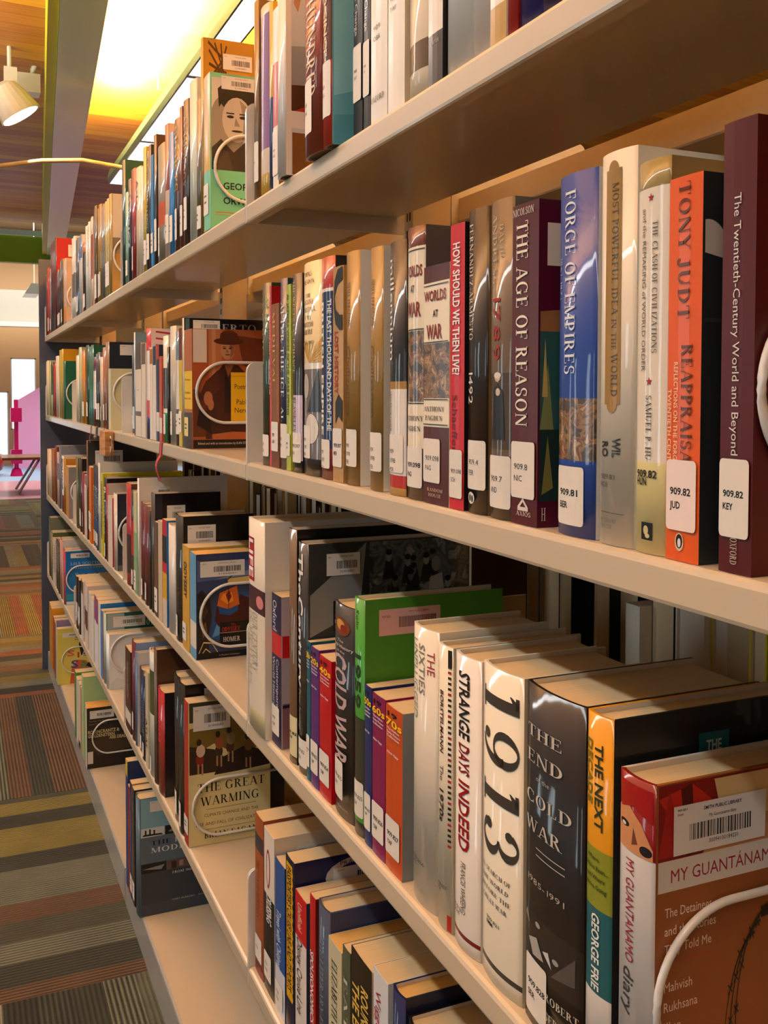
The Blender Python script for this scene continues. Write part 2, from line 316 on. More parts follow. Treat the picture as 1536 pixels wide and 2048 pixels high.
def A_guan():
    L = [rc('#8a1818', 0, 1, .78, 1), ('#c03020', [(0, .96), (.3, .99), (.6, .9), (.5, .8), (.2, .86)]), ('#d8c090', [(.5, .99), (1, .99), (1, .8), (.6, .84)]), ('#a82420', [(0, .8), (.1, .98), (.24, .8)]), ('#5a1010', [(.2, .98), (.3, .99), (.34, .8), (.26, .79)]), ('#c89468', [(.4, .79), (.55, .86), (1, .88), (1, .78)]), ell('#3a2018', .72, .84, .12, .02), ell('#e8dcd0', .72, .838, .06, .012),
         rc('#d6d4d0', 0, 1, .705, .79), tx('MY GUANTÁNAMO', '#a0284c', .12, 1.13, .728, .765, 'n'), rc('#9a6030', 0, 1, 0, .705)]
    for i, t in enumerate(('The Detainees', 'and the Stories', 'They Told Me')): L.append(tx(t, '#e8dccc', .07, .49+.04*(i == 1), .635-.05*i, .662-.05*i))
    L += [rc('#b84a28', .07, .5, .505, .508)]
    for i, (t, e) in enumerate((('Mahvish', .32), ('Rukhsana', .37), ('Khan', .22))): L.append(tx(t, '#e8dccc', .07, e, .43-.055*i, .458-.055*i))
    for k in range(3):
        pts = [(.98-.1*k+.02*math.sin(i), .16+.025*i+.04*k) for i in range(1)]
        pts = [(.62+.05*k+.3*(1-math.cos(a*.1)), .2+.03*k+.33*math.sin(a*.1)) for a in range(-4, 16)]
        L += curve_strip('#2c2018', pts, .008)
        for (a, b) in pts[2::4]: L += curve_strip('#2c2018', [(a-.02, b-.015), (a+.02, b+.015)], .006) + curve_strip('#2c2018', [(a+.02, b-.01), (a-.02, b+.012)], .006)
    return L
def A_history():
    L = [rc('#84b2c6', 0, 1, .745, 1), rc('#64798a', 0, 1, .45, .67), rc('#414c5a', 0, 1, 0, .365), rc('#4a5662', 0, 1, .0, .1)]
    L += [rc('#c8d4d8', 0, .28, .67, .745), ('#20262a', [(.02, .68), (.27, .675), (.24, .69), (.04, .695)]), rc('#2a3034', .05, .07, .69, .73), rc('#2a3034', .1, .12, .69, .735), rc('#2a3034', .15, .17, .69, .725), rc('#1a1c20', .29, .58, .67, .745), ('#8a9094', [(.32, .69), (.4, .73), (.5, .68)]), ell('#b8bcbc', .48, .72, .05, .015), rc('#70787c', .59, 1, .67, .745)]
    L += [rc('#20242a', 0, .3, .365, .445), ('#8a9298', [(.02, .4), (.28, .42), (.24, .38)]), rc('#6a5a5c', .31, .6, .365, .445), rc('#3a2c30', .36, .42, .37, .43), rc('#a08a84', .45, .5, .38, .43), rc('#4a80b8', .61, .78, .365, .445), ('#c8a078', [(.62, .37), (.68, .42), (.76, .37)]), rc('#3a4a3a', .79, 1, .365, .445)]
    L += [tx('THE', '#1c2024', .12, .36, .595, .632, 's'), tx('HISTORY OF THE', '#d8e0e4', .4, 1.3, .595, .632, 's'), tx('MODERN WORLD', '#d8e0e4', .12, 1.3, .53, .575, 's'), tx('FROM 1900 TO THE PRESENT DAY', '#d0d8dc', .37, 1.15, .325, .345, 's'), tx('TERRY BURROWS     R.G. GRANT     JANE LAING', '#b8c0c4', .36, 1.1, .095, .108, 's')]
    return L
def A_rosen():
    L = [rc('#2c2a2a', 0, 1, 0, .45), ('#4a4234', [(0, .45), (.5, .5), (1, .46), (1, .3), (.5, .2), (0, .3)]), tx('ROSENCRANTZ &', '#cfc49a', .02, .8, .575, .63, 'b'), tx('GUILDENSTERN', '#cfc49a', .02, .68, .51, .565, 'b'), tx('ARE DEAD', '#cfc49a', .55, .98, .455, .51, 'b'), tx('The Play, The Novel Theatre', '#a8a088', .04, .7, .77, .79), tx('Author Tom Stoppard', '#a8a088', .04, .5, .72, .74), rc('#d8d4cc', .0, .14, .08, .28)]
    for i in range(7): L.append(ell('#4a4644', .28+.1*i, .25, .04, .05, 10))
    return L
def A_sisay():
    L = [('#c86a4a', [(.25, 0), (.3, .3), (.42, .42), (.6, .4), (.8, .2), (.9, 0)]), ('#3a2a24', [(.45, .7), (.5, .84), (.7, .86), (.8, .7), (.75, .45), (.5, .5)]), ell('#a87858', .62, .68, .1, .1), ell('#3a7a60', .58, .82, .1, .03), ('#2c2420', [(.6, .3), (.66, .36), (.9, .25), (.86, .2)]), tx('S', '#c86a70', .2, .36, .5, .6, 'b'), tx('I', '#c8503a', .42, .46, .46, .56, 'b'), tx('S', '#7a5a8a', .36, .5, .78, .86, 'n'), tx('S', '#4a5aa0', .28, .44, .28, .42, 'b'), tx('A', '#3a9a5a', .47, .64, .26, .4, 'b'), tx('Y', '#d8305a', .68, .84, .26, .4, 'b'), tx('A', '#d8d0c4', .5, .64, .46, .58, 'n')]
    return L
def A_jigsaw():
    L = [('#8a5a9a', [(.44, .3), (.5, .36), (.56, .34), (.58, .44), (.64, .44), (.68, .36), (.78, .38), (.76, .28), (.7, .25), (.72, .14), (.6, .16), (.56, .2), (.5, .14), (.42, .2)]), ('#3a3050', [(.42, .33), (.5, .38), (.5, .33)]), ell('#3a4060', .72, .1, .05, .02, 10)]
    L += curve_strip('#1c2a5a', [(.5, .8), (.62, .82), (.78, .8), (.84, .76), (.76, .72), (.6, .77), (.5, .8)], .02) + [ell('#1c2a5a', .64, .67, .05, .02, 10), ('#c8d0d4', [(0, 0), (.3, 0), (.36, .12), (.1, .2), (0, .1)]), ('#d8d4a8', [(.5, 0), (1, 0), (1, .06), (.55, .08)])]
    return L
def A_crowd():
    L = [rc('#3c4244', 0, .36, .0, 1), ('#8a9090', [(0, .78), (.2, .9), (.34, 1), (.3, .7), (0, .6)]), ('#b0a890', [(0, .3), (.3, .34), (.34, .5), (0, .5)])]
    rc_ = random.Random(3)
    for i in range(16):
        cx = .4+.5*rc_.random(); cy = .66+.28*rc_.random(); g = rc_.choice(('#8a8e8c', '#6a6e6c', '#9a9e9a')); L += [('#2a2e30', [(cx-.04, cy-.1), (cx-.02, cy-.02), (cx+.02, cy-.02), (cx+.045, cy-.1)]), ell(g, cx, cy, .018, .026, 10), ell('#1c2022', cx, cy+.018, .02, .014, 10)]
    L += [('#b4b8b4', [(.72, .6), (.74, .82), (.82, .84), (.86, .6)]), ell('#8a8a84', .78, .88, .03, .035, 12), rc('#20262c', .14, .28, .62, .75), rc('#9a3a34', .15, .27, .63, .645), rc('#d0ccc4', .15, .27, .655, .67), rc('#9a3a34', .15, .27, .68, .695), ell('#b89a80', .21, .68, .03, .04, 12)]
    return L
def A_misc(kind):
    if kind == 'oxcomp': return [tx('THE OXFORD', '#c8c4bc', .22, .82, .72, .82, 's'), tx('COMPANION', '#c8c4bc', .22, .84, .58, .69, 's'), rc('#2c3448', 0, .1, 0, 1)]
    if kind == 'therapy': return [tx('THE THERAPY', '#a8a49c', .1, 1, .62, .7, 's'), tx('BOOK COMPANION', '#a8a49c', .1, 1, .48, .56, 's')]
    if kind == 'umberto': return [rc('#5a7a8a', 0, .04, .3, 1), tx('UMBERTO', '#b4b0a8', .07, .62, .9, .96, 's')]
    if kind == 'redlines':
        L = []
        for i in range(8): L += curve_strip('#c03048', [(.05, .97-.06*i), (.3, .95-.06*i), (.42, .9-.05*i)], .016)
        return L + curve_strip('#c03048', [(.4, .7), (.5, .85), (.62, .8), (.6, .66)], .02) + curve_strip('#c03048', [(.55, .9), (.75, .98), (.95, .9)], .02)
    if kind == 'redband': return [rc('#c02430', 0, 1, .6, .745), ('#8a6a74', [(0, 0), (1, 0), (1, .3), (0, .3)])] + curve_strip('#2c2440', [(0, .28), (.5, .3), (1, .27)], .02)
    if kind == 'greenlab': return [('#3a7a24', [(0, 0), (1, 0), (1, .4), (0, .5)]), rc('#d8b0ac', .09, .53, .845, .955), tx('909.825', '#5a3a3a', .11, .17, .92, .93), tx('SMITH PUBLIC LIBRARY', '#7a4a4a', .3, .45, .935, .943)] + [rc('#3a2426', .23+.0105*i, .23+.0105*i+.005, .875, .92) for i in range(26)]
    if kind == 'decade': return [rc('#1c7080', .52, .72, .86, .93), tx('THE', '#c8d8d8', .57, .67, .88, .91, 'b'), rc('#4aa8c8', .62, 1, .74, .86), tx('NEXT', '#23485a', .66, .95, .76, .83, 'b'), rc('#d6dade', .08, .64, .74, .83), tx('909.831', '#6a7074', .12, .2, .8, .812), tx('SMITH PUBLIC LIBRARY', '#6a7074', .36, .58, .81, .82)] + [rc('#2a3440', .26+.012*i, .26+.012*i+.005, .755, .795) for i in range(28)]
    if kind == 'tealgrey': return [rc('#a4b4b4', 0, .27, .3, 1), tx('O & JULIET', '#d0d8d4', .62, 1, .8, .88, 's')]
    if kind == 'bluetext': return [tx('LISA SCOTTOLINE', '#b8d4e8', .1, .95, .74, .79, 's'), tx('& FRANCESCA SERRITELLA', '#a8c8e0', .1, .95, .665, .695, 's'), tx("I've got sand", '#d0c078', .2, .95, .53, .59), rc('#c8d4d8', 0, 1, 0, .06), rc('#2c90a8', 0, 1, .08, .2)]
    if kind == 'apple': return [('#4a3a2c', [(0, .5), (.5, .62), (1, .5), (1, .44), (0, .44)]), ell('#a83844', .5, .45, .32, .13), ell('#5a2a30', .5, .3, .3, .1), ell('#d8d4cc', .6, .18, .45, .11), tx('Teaching', '#4a4a4a', .4, .8, .2, .23), tx('About', '#4a4a4a', .4, .65, .14, .17), rc('#6a7268', 0, 1, 0, .07)]
    if kind == 'greenfig': return [ell('#d8b0a0', .6, .5, .26, .16), ell('#8a3a58', .55, .2, .35, .22), ell('#c86a50', .5, .68, .18, .05), tx('WILD', '#c8d4c4', .35, .95, .84, .92, 's')]
    if kind == 'celtic':
        L = [rc('#3a2a14', .24, 1, .02, .7), rc('#b8902c', .3, 1, .05, .66), rc('#2c2416', .36, 1, .1, .6), tx('TOLKIEN', '#c89a34', .42, 1.2, .5, .58, 's'), ell('#c8a050', .17, .6, .07, .05)]
        for i in range(3): L += curve_strip('#4a3210', [(.05+.08*i, .98), (.24, .9-.06*i), (.05+.06*i, .78)], .016) + curve_strip('#4a3210', [(.06, .94-.07*i), (.2, .84), (.28, .97-.07*i)], .016)
        return L
    if kind == 'greytop': return [rc('#c4c4be', 0, 1, .55, 1), rc('#6a6a68', 0, 1, .4, .56), ('#8a8078', [(0, .4), (.5, .62), (1, .5), (1, .4)])]
    if kind == 'yellowtop': return [rc('#d8d4cc', .05, .2, .9, .97), tx('Shakespeare For Dummies', '#2a2620', .25, .97, .93, .95)]
    if kind == 'redbit': return [rc('#c02028', .55, .8, .42, .52), rc('#c02028', .66, .76, .4, .56), tx('MICHAEL', '#c8c4bc', .3, .95, .12, .14), tx('PETER', '#c8c4bc', .3, .9, .05, .07)]
    if kind == 'passport': return [ell('#c8c4bc', .42, .88, .22, .1), ell('#2c3468', .42, .88, .16, .07), tx('PRACTICAL', '#3a3a5a', .3, .55, .94, .965)]
    if kind == 'street': return [rc('#b8c4cc', .2, 1, .0, 1), ('#8a94a0', [(.2, .6), (1, .66), (1, .4), (.2, .4)]), ('#4a3428', [(.2, .42), (1, .46), (1, .3), (.2, .25)]), ('#a03a30', [(.3, .3), (.9, .33), (.9, .26), (.3, .24)]), rc('#d8d8d4', .2, .8, .22, .3), rc('#7a5a34', .24, 1, .0, .2), ('#b08a70', [(.3, .8), (.6, .98), (.8, .9), (.5, .76)])]
    if kind == 'blueart': return [('#8ac8dc', [(0, .2), (1, .4), (1, .8), (0, .7)]), ('#5aa0bc', [(0, 0), (1, 0), (1, .2), (0, .12)]), ('#2c3438', [(.4, .72), (.7, .8), (.9, .7), (.7, .64)]), ('#b02838', [(.5, .55), (.7, .6), (.9, .52), (.8, .42), (.6, .44)]), tx('ELLIS', '#1e2a30', .55, 1.0, .22, .27, 'b')]
    if kind == 'ageart': return [('#a07a54', [(0, .66), (1, .72), (1, .55), (0, .6)]), rc('#3a6a6a', 0, 1, .3, .6), ('#8a9a6a', [(0, .3), (.3, .5), (.5, .3)]), ('#c8b878', [(.1, .4), (.2, .58), (.3, .4)]), rc('#2a4440', 0, 1, .08, .3), ('#8a8a54', [(.1, .1), (.3, .28), (.5, .12)]), tx('H', '#d8d0c8', .1, .25, .02, .06, 's'), rc('#e0dcd4', .25, .7, .8, .93)]
    if kind == 'arc': return [ell('#c8ccc8', .1, .78, .5, .1, 20, 0, 180), rc('#39474a', 0, 1, .62, .63), ell('#c85020', .95, .93, .06, .04)]
    return []
ART = dict(orwell=A_orwell, neruda=A_neruda, odyssey=A_odyssey, warming=A_warming, guan=A_guan, history=A_history, rosen=A_rosen, sisay=A_sisay, jigsaw=A_jigsaw, crowd=A_crowd)

def flat_layers(mb, mats, items, P, step):
    """layers of printed shapes; P(u, v, k) places a point of layer k"""
    k = 1
    for it in items:
        if it[0] == 'T':
            _, s, h, u0, u1, v0, v1, font = it
            V, Fc, wd = text_geo(s, font); m = mat(h, 'ink')
            if m not in mats: mats.append(m)
            mi = mats.index(m); n = len(mb.v)
            pts = [(u0+(u1-u0)*a/wd, v0+(v1-v0)*b) for a, b in V]
            keep = lambda f: all(pts[i][0] <= .985 for i in f)
            mb.v += [P(u, v, k) for u, v in pts]
            for f in Fc:
                if keep(f): mb.f.append(tuple(n+i for i in f)); mb.m.append(mi)
        else:
            h, pts = it; m = mat(h, 'cover')
            if m not in mats: mats.append(m)
            pts = [(min(max(u, .004), .996), min(max(v, .004), .996)) for u, v in pts]
            mb.poly([P(u, v, k) for u, v in pts], mats.index(m))
        k += 1

# ------------------------------------------------------------------ one book; origin at its foot, spine towards -x, near cover towards -y
def book(x, y, T, H, D, label, hx, o, group, flip=False):
    hb = o.get('k', 'h') == 'h'
    t = thing('book', label, 'book', (x, y, ZNOW), 0, group)
    if flip: t.location = (x, y+T, ZNOW); t.rotation_euler = (0, 0, PI)
    th = .0024 if hb else .0007
    th = min(th, T*.2)
    b = o.get('b', min(.0042, T*.095)) if hb else .0004
    def sx(f): return b*(2*f-1)**2                    # spine bulge, f = 0 near .. 1 far
    N = 10 if hb else 3
    fs = [1-i/N for i in range(N+1)]
    cr = b if hb else .0006
    outer = [(D, T)] + [(sx(f) if 0 < f < 1 else cr, T*f) for f in fs] + [(D, 0)]
    inner = [(D, T-th)] + [((sx(f) if 0 < f < 1 else cr)+th, min(max(T*f, th), T-th)) for f in fs] + [(D, th)]
    bands = sorted(o.get('bands') or [])
    bands += o.get('tail', [])
    zs = sorted(set([0, H] + [min(max(z, 0), 1)*H for z0, z1, _ in bands for z in (z0, z1)]))
    kind = 'jacket' if hb else 'cover'
    mats = [mat('#cfc5b2' if hb else '#d8cdb8'), mat(o.get('near', hx), kind), mat(o.get('far', hx), kind), mat(hx, kind)]
    bm = []
    for z0, z1, c in bands:
        m = mat(c, kind)
        if o.get('paint') == '%s,%s' % (('%g' % z0).lstrip('0'), ('%g' % z1).lstrip('0')): m = PAINT()
        mats.append(m); bm.append((z0*H, z1*H, len(mats)-1))
    def col(z):
        for z0, z1, i in bm:
            if z0 <= z <= z1: return i
        return 3
    V = []; Fc = []; FM = []; K = len(outer)
    for z in zs: V += [(px, py, z) for px, py in outer] + [(px, py, z) for px, py in inner]
    for zi in range(len(zs)-1):
        a = zi*2*K; c = a+2*K; zc = (zs[zi]+zs[zi+1])/2
        for i in range(K-1):
            Fc.append((a+i, a+i+1, c+i+1, c+i)); FM.append(2 if i == 0 else (1 if i == K-2 else col(zc)))
            Fc.append((a+K+i+1, a+K+i, c+K+i, c+K+i+1)); FM.append(0)
        for i, fl in ((0, 1), (K-1, 0)):
            q = (a+i, a+K+i, c+K+i, c+i) if not fl else (a+i, c+i, c+K+i, a+K+i)
            Fc.append(q); FM.append(2 if i == 0 else 1)
    last = (len(zs)-1)*2*K
    for i in range(K-1):
        edge = 2 if i == 0 else (1 if i == K-2 else 3)
        Fc.append((i+1, i, K+i, K+i+1)); FM.append(edge)
        Fc.append((last+i, last+i+1, last+K+i+1, last+K+i)); FM.append(col(H*.999) if edge == 3 else edge)
    cover = link('cover', V, Fc, mats, FM, t)
    if hb:
        nsm = [False]*len(Fc); q = 0
        for zi_ in range(len(zs)-1):
            for i in range(K-1):
                if 0 < i < K-2: nsm[q] = True
                q += 2
            q += 2
        cover.data.polygons.foreach_set('use_smooth', nsm)
    # pages
    zi = min(.0035, H*.02) if hb else .0
    pin = .0035 if hb else .0002
    ip = [(max(px, 0)+.0003, py) for px, py in inner[1:-1]]
    ip = [(px, min(max(py, th+.0002), T-th-.0002)) for px, py in ip]
    pts = [(D-pin, T-th-.0002)] + ip + [(D-pin, th+.0002)]
    mb = MB(); mb.prism_z([p for p in pts], zi+.0002 if hb else .0, H-zi-(.0 if hb else .0003))
    mb.build('page_block', mat(o.get('pages', '#c9b48c'), 'page'), t)
    def S(f, z, e): return (e, T*f, z)                # flat for now; wrap_spine bends it onto the spine
    WR = lambda mb: wrap_spine(mb, T, b if hb else .0002, cr if hb else .0002, N)
    def lay_text(mb, mats, s, zt, zb, yc, hf, c, font, e=.0003):      # lettering running down the spine
        V, Fc, wd = text_geo(s, font); m = mat(c, 'ink')
        if m not in mats: mats.append(m)
        n = len(mb.v); cap = hf*T
        for a, q in V:
            fr = yc + (q-.5)*hf                                   # from the left (far) edge
            mb.v.append(S(min(max(1-fr, .004), .996), H*(zt+(zb-zt)*a/wd), e))
        mi = mats.index(m)
        for f in Fc: mb.f.append(tuple(n+i for i in f)); mb.m.append(mi)
    def flat_text(mb, mats, s, zc, y0, y1, hf, c, font, e=.0003):     # lettering across the spine
        V, Fc, wd = text_geo(s, font); m = mat(c, 'ink')
        if m not in mats: mats.append(m)
        n = len(mb.v)
        for a, q in V:
            fr = y0+(y1-y0)*a/wd
            mb.v.append(S(min(max(1-fr, .004), .996), H*(zc+(q-.5)*hf), e))
        mi = mats.index(m)
        for f in Fc: mb.f.append(tuple(n+i for i in f)); mb.m.append(mi)
    for q in o.get('tx', []):
        lm, lmats = MB(), []; lay_text(lm, lmats, *q)
        if lm.f: WR(lm).build('spine_lettering', lmats, t)
    for q in o.get('th', []):
        lm, lmats = MB(), []; flat_text(lm, lmats, *q)
        if lm.f: WR(lm).build('spine_lettering', lmats, t)
    # printed figures on the spine
    if o.get('art') or o.get('logo') or o.get('rules'):
        am, am_m = MB(), []
        items = []
        a = o.get('art')
        if a == 'sun': items = [('#c89a28', [(.5+.0*i, .53), (1.0, .53+.02*i), (1.0, .545+.02*i)]) for i in range(6)] + [('#c89a28', [(.5, .53), (i/6, .62), (i/6+.06, .63)]) for i in range(7)] + [ell('#b8b0a4', .3, .42, .2, .06), ell('#d0c8bc', .6, .22, .3, .07), ('#2a2622', [(.4, .3), (.9, .5), (1, .3)])]
        if a == 'swirl': items = curve_strip('#1e1a16', [(.95, .97), (.5, .95), (.2, .9), (.15, .84), (.3, .77), (.7, .74), (.95, .74)], .07) + curve_strip('#1e1a16', [(.3, .32), (.6, .36), (.95, .33)], .1) + [ell('#1e1a16', .6, .34, .3, .02)]
        if a == 'man': items = [ell('#c8a888', .45, .445, .13, .013), ell('#d8d0c4', .45, .452, .16, .01), ('#1c1816', [(.2, .25), (.25, .4), (.45, .43), (.68, .4), (.75, .25)]), ell('#c8b8a4', .48, .4, .1, .012)]
        if a == 'cart': items = [rc('#9a7c3e', .22, .68, .36, .955), ell('#9a7c3e', .45, .955, .15, .022), ell('#9a7c3e', .45, .36, .15, .022), rc('#5e4826', .1, .8, .082, .0835)]
        if a == 'stars': items = [('#a8202c', [(.5+.1*(1 if j % 2 == 0 else .4)*math.sin(j*PI/5), zc+.012*(1 if j % 2 == 0 else .4)*math.cos(j*PI/5)) for j in range(10)]) for zc in (.905, .44)]
        if a == 'life': items = [rc('#b01c28', .02, .4, .705, .91), ell('#d08a8a', .72, .62, .2, .03)]
        if a == 'cold': items = [ell('#7a4a24', .5, .9, .34, .045), ell('#c89a50', .45, .905, .2, .025), ell('#8a2c20', .6, .89, .14, .02)]
        if a == 'dash': items = [rc('#3a2a24' if i % 4 else '#a8302c', .8, .95, .3+.019*i, .309+.019*i) for i in range(34)] + [rc('#2c2420', .78, .96, .93, .99), rc('#b0392c', .78, .98, .0, .06)] + [rc('#5a4a44', .03, .08, .28+.021*i, .288+.021*i) for i in range(32)]
        if a == 'eocw': items = [rc('#c4beb2', .25, .75, .53, .5325), rc('#c4beb2', .25, .75, .51, .5125), ('#8a8884', [(0, .31), (.06, .33), (.12, .29)]), ('#a8a6a2', [(.1, .25), (.28, .27), (.42, .22), (.2, .21)]), ('#c8c6c2', [(.4, .25), (.5, .26), (.56, .22)]), ('#5a5856', [(.55, .2), (.9, .3), (.9, .22)]), ell('#a09e9a', .3, .31, .05, .008), ell('#a09e9a', .62, .25, .05, .008)]
        if a == 'gface': items = [('#c8946a', [(.02, .9), (.25, .93), (.7, .88), (.95, .82), (.95, .79), (.02, .79)]), ('#a01c1c', [(.02, .98), (.95, .98), (.95, .89), (.5, .92), (.1, .9)]), ell('#2a1a18', .22, .86, .16, .01), ell('#e0d8d0', .2, .857, .07, .005), ell('#2a2430', .8, .81, .14, .014), ('#7a4a34', [(.5, .86), (.62, .82), (.45, .81)])]
        if a == 'oval': items = [ell('#a81c2c', .45, .77, .18, .12), ell('#d8d0c4', .45, .77, .12, .1)]
        if a == 'jag': items = [rc('#d8a81c', .16, .84, .2, .97)] + [('#d8a81c', [(.84, .2+.05*i), (.93, .225+.05*i), (.84, .25+.05*i)]) for i in range(15)]
        if a == 'blackorn': items = curve_strip('#1c1a1a', [(.15, .75), (.35, .6), (.6, .62), (.8, .48)], .1) + curve_strip('#1c1a1a', [(.2, .55), (.5, .52), (.85, .6)], .08) + [('#1c1a1a', [(.3, .48), (.6, .4), (.55, .52)])]
        for zc in o.get('rules', []): items.append(rc('#2a2018', .02, .98, zc-.002, zc+.002))
        cut = [0] + dict(swirl=[6], dash=[34, 35, 36], eocw=[2], stars=[1], life=[1]).get(a, []) + [len(items)]
        for c0, c1 in zip(cut[:-1], cut[1:]):
            am, am_m = MB(), []
            flat_layers(am, am_m, items[c0:c1], lambda u, v, k: S(1-min(max(u, .004), .996), H*v, .00012+.00001*k), 0)
            if am.f: WR(am).build('spine_print', am_m, t)
        am, am_m = MB(), []; items = []
        lg = o.get('logo')
        if lg == 'circle': items += [ell('#d8d4cc', .3, .05, .2, .02), ell('#2a2420', .24, .05, .06, .012), ell('#2a2420', .38, .048, .05, .012)]
        if lg == 'tri': items += curve_strip('#d8ccc0', [(.3, .05), (.5, .078), (.7, .05), (.3, .05)], .012) + [tx('AXIOS', '#d8ccc0', .25, .8, .028, .042, 's')]
        if lg == 'square': items += [rc('#1c1a16', .3, .65, .035, .08), ell('#c8bc90', .45, .06, .08, .012), ell('#c8bc90', .5, .046, .07, .006)]
        if lg == 'oval': items += [ell('#d8c0a0', .45, .05, .13, .024), ell('#1c1816', .45, .052, .1, .019), ell('#e0d8d0', .45, .048, .05, .012)]
        flat_layers(am, am_m, items, lambda u, v, k: S(1-min(max(u, .004), .996), H*v, .00012+.00001*k), 0)
        if am.f: WR(am).build('publisher_mark', am_m, t)
        # picture shapes lie under the lettering
    lab = o.get('lab')
    if lab:
        z0, z1, c, call = lab[:4]; bold = len(lab) > 4
        wl = min(T*.9, .03); f1 = .96 if T > .012 else .99; f0 = max(f1-wl/T, .03)
        m1 = MB(); mm = [mat(c)]; n = 14
        z0 *= H; z1 *= H; rr = min(.0025, (z1-z0)*.2)
        lw = (f1-f0)*T; rr = min(rr, lw*.3); ds = [rr*q/5 for q in range(6)]; ds = ds+[lw/2]+[lw-d for d in reversed(ds)]; n = len(ds)-1
        G = [f1-d/T for d in ds]; ins = [rr-math.sqrt(max(0, rr*rr-max(0, rr-min(d, lw-d))**2)) for d in ds]
        for i in range(n):
            ia = ins[i]; ib = ins[i+1]
            m1.poly([S(G[i], z0+ia, .00045), S(G[i+1], z0+ib, .00045), S(G[i+1], z1-ib, .00045), S(G[i], z1-ia, .00045)])
        if call:
            for li, ln in enumerate(call.split('\n')):
                cw = .115*wl*len(ln); capz = min(.0042, .17*wl)
                y0 = (1-f1)+.14*(f1-f0)
                flat_text(m1, mm, ln, (z0+(z1-z0)*(.56 if '\n' in call else .5)-li*capz*1.9)/H, y0, y0+min(cw/T, .8*(f1-f0)), capz/H, '#23211f', 'b' if bold else 'n', .00055)
        elif T > .004:
            for li in range(2):
                zc = z0+(z1-z0)*(.62-.2*li); y0 = (1-f1)+.15*(f1-f0)
                m1.poly([S(1-y0, zc-.0015, .0006), S(1-y0-.45*(f1-f0), zc-.0015, .0006), S(1-y0-.45*(f1-f0), zc+.0015, .0006), S(1-y0, zc+.0015, .0006)], 1)
            mm.append(mat('#6a6660', 'ink'))
        WR(m1).build('call_number_label', mm, t)
    na = o.get('nearart')
    NP = lambda u, v, k: (cr+.001+(D-cr-.0015)*u, -.00012-.000007*k, H*v)
    if na:
        a1, a1m = MB(), []
        items = ART[na]() if na in ART else A_misc(na)
        ns = o.get('nas', 1)
        if ns != 1:
            su = lambda u: u if u >= .99 and u <= 1 else u*ns
            items = [(q[0], q[1], q[2], q[3]*ns, q[4]*ns, q[5], q[6], q[7]) if q[0] == 'T' else (q[0], [(su(u), v) for u, v in q[1]]) for q in items]
        if na == 'crowd':
            a1m.append(CROWD()); a1.poly([NP(.005, .005, 0), NP(.995, .005, 0), NP(.995, .995, 0), NP(.005, .995, 0)], 0)
        flat_layers(a1, a1m, items, NP, 0)
        if a1.f: a1.build('cover_print', a1m, t)
    bc = o.get('bc')
    if bc:
        u0, v0, u1, v1 = bc; b1 = MB(); bmts = [mat('#d6d6d2'), mat('#2a2c30', 'ink'), mat('#8a8c8e', 'ink')]
        du, dv = u1-u0, v1-v0
        K0 = 90
        b1.poly([NP(u0, v0, K0), NP(u1, v0, K0), NP(u1, v1, K0), NP(u0, v1, K0)], 0)
        rnd = random.Random(int(x*1e4)+int(y*1e4)); a = .3
        while a < .9:
            wv = rnd.choice((.008, .012, .02)); b1.poly([NP(u0+du*a, v0+dv*.3, K0+4), NP(u0+du*(a+wv), v0+dv*.3, K0+4), NP(u0+du*(a+wv), v0+dv*.66, K0+4), NP(u0+du*a, v0+dv*.66, K0+4)], 1); a += wv+rnd.choice((.008, .014))
        tmts = bmts
        flat_layers(b1, bmts, [tx('909', '#55585a', u0+.05*du, u0+.13*du, v0+.8*dv, v0+.87*dv), tx('SMITH PUBLIC LIBRARY', '#55585a', u0+.4*du, u0+.8*du, v0+.82*dv, v0+.9*dv), tx('31994001', '#3a3c40', u0+.4*du, u0+.8*du, v0+.12*dv, v0+.22*dv)], lambda u, v, k: NP(u, v, K0+4+k), 0)
        b1.build('barcode_label', bmts, t)
    elif o.get('bcw'):
        b1 = MB(); bmts = [mat('#d9dadb')]
        K0 = 90
        b1.poly([NP(.08, .8, K0), NP(.585, .8, K0), NP(.59, .935, K0), NP(.08, .935, K0)], 0)
        bmts.append(mat('#23262a', 'ink')); rnd = random.Random(4); a = .165
        while a < .5:
            wv = rnd.choice((.003, .005, .008)); b1.poly([NP(a, .835, K0+3), NP(a+wv, .835, K0+3), NP(a+wv, .88, K0+3), NP(a, .88, K0+3)], 1); a += wv+rnd.choice((.003, .006))
        flat_layers(b1, bmts, [tx('SMITH PUBLIC LIBRARY', '#2a2c30', .24, .45, .912, .922, 'b'), tx('909.831', '#2a2c30', .1, .15, .92, .926, 'b'), tx('KHAN', '#2a2c30', .1, .13, .908, .914, 'b'), tx('My Guantanamo diary', '#2a2c30', .27, .42, .89, .9, 'n'), tx('30094100184231', '#2a2c30', .27, .43, .818, .83, 'n')], lambda u, v, k: NP(u, v, K0+3+k), 0)
        b1.build('barcode_label', bmts, t)
    return t

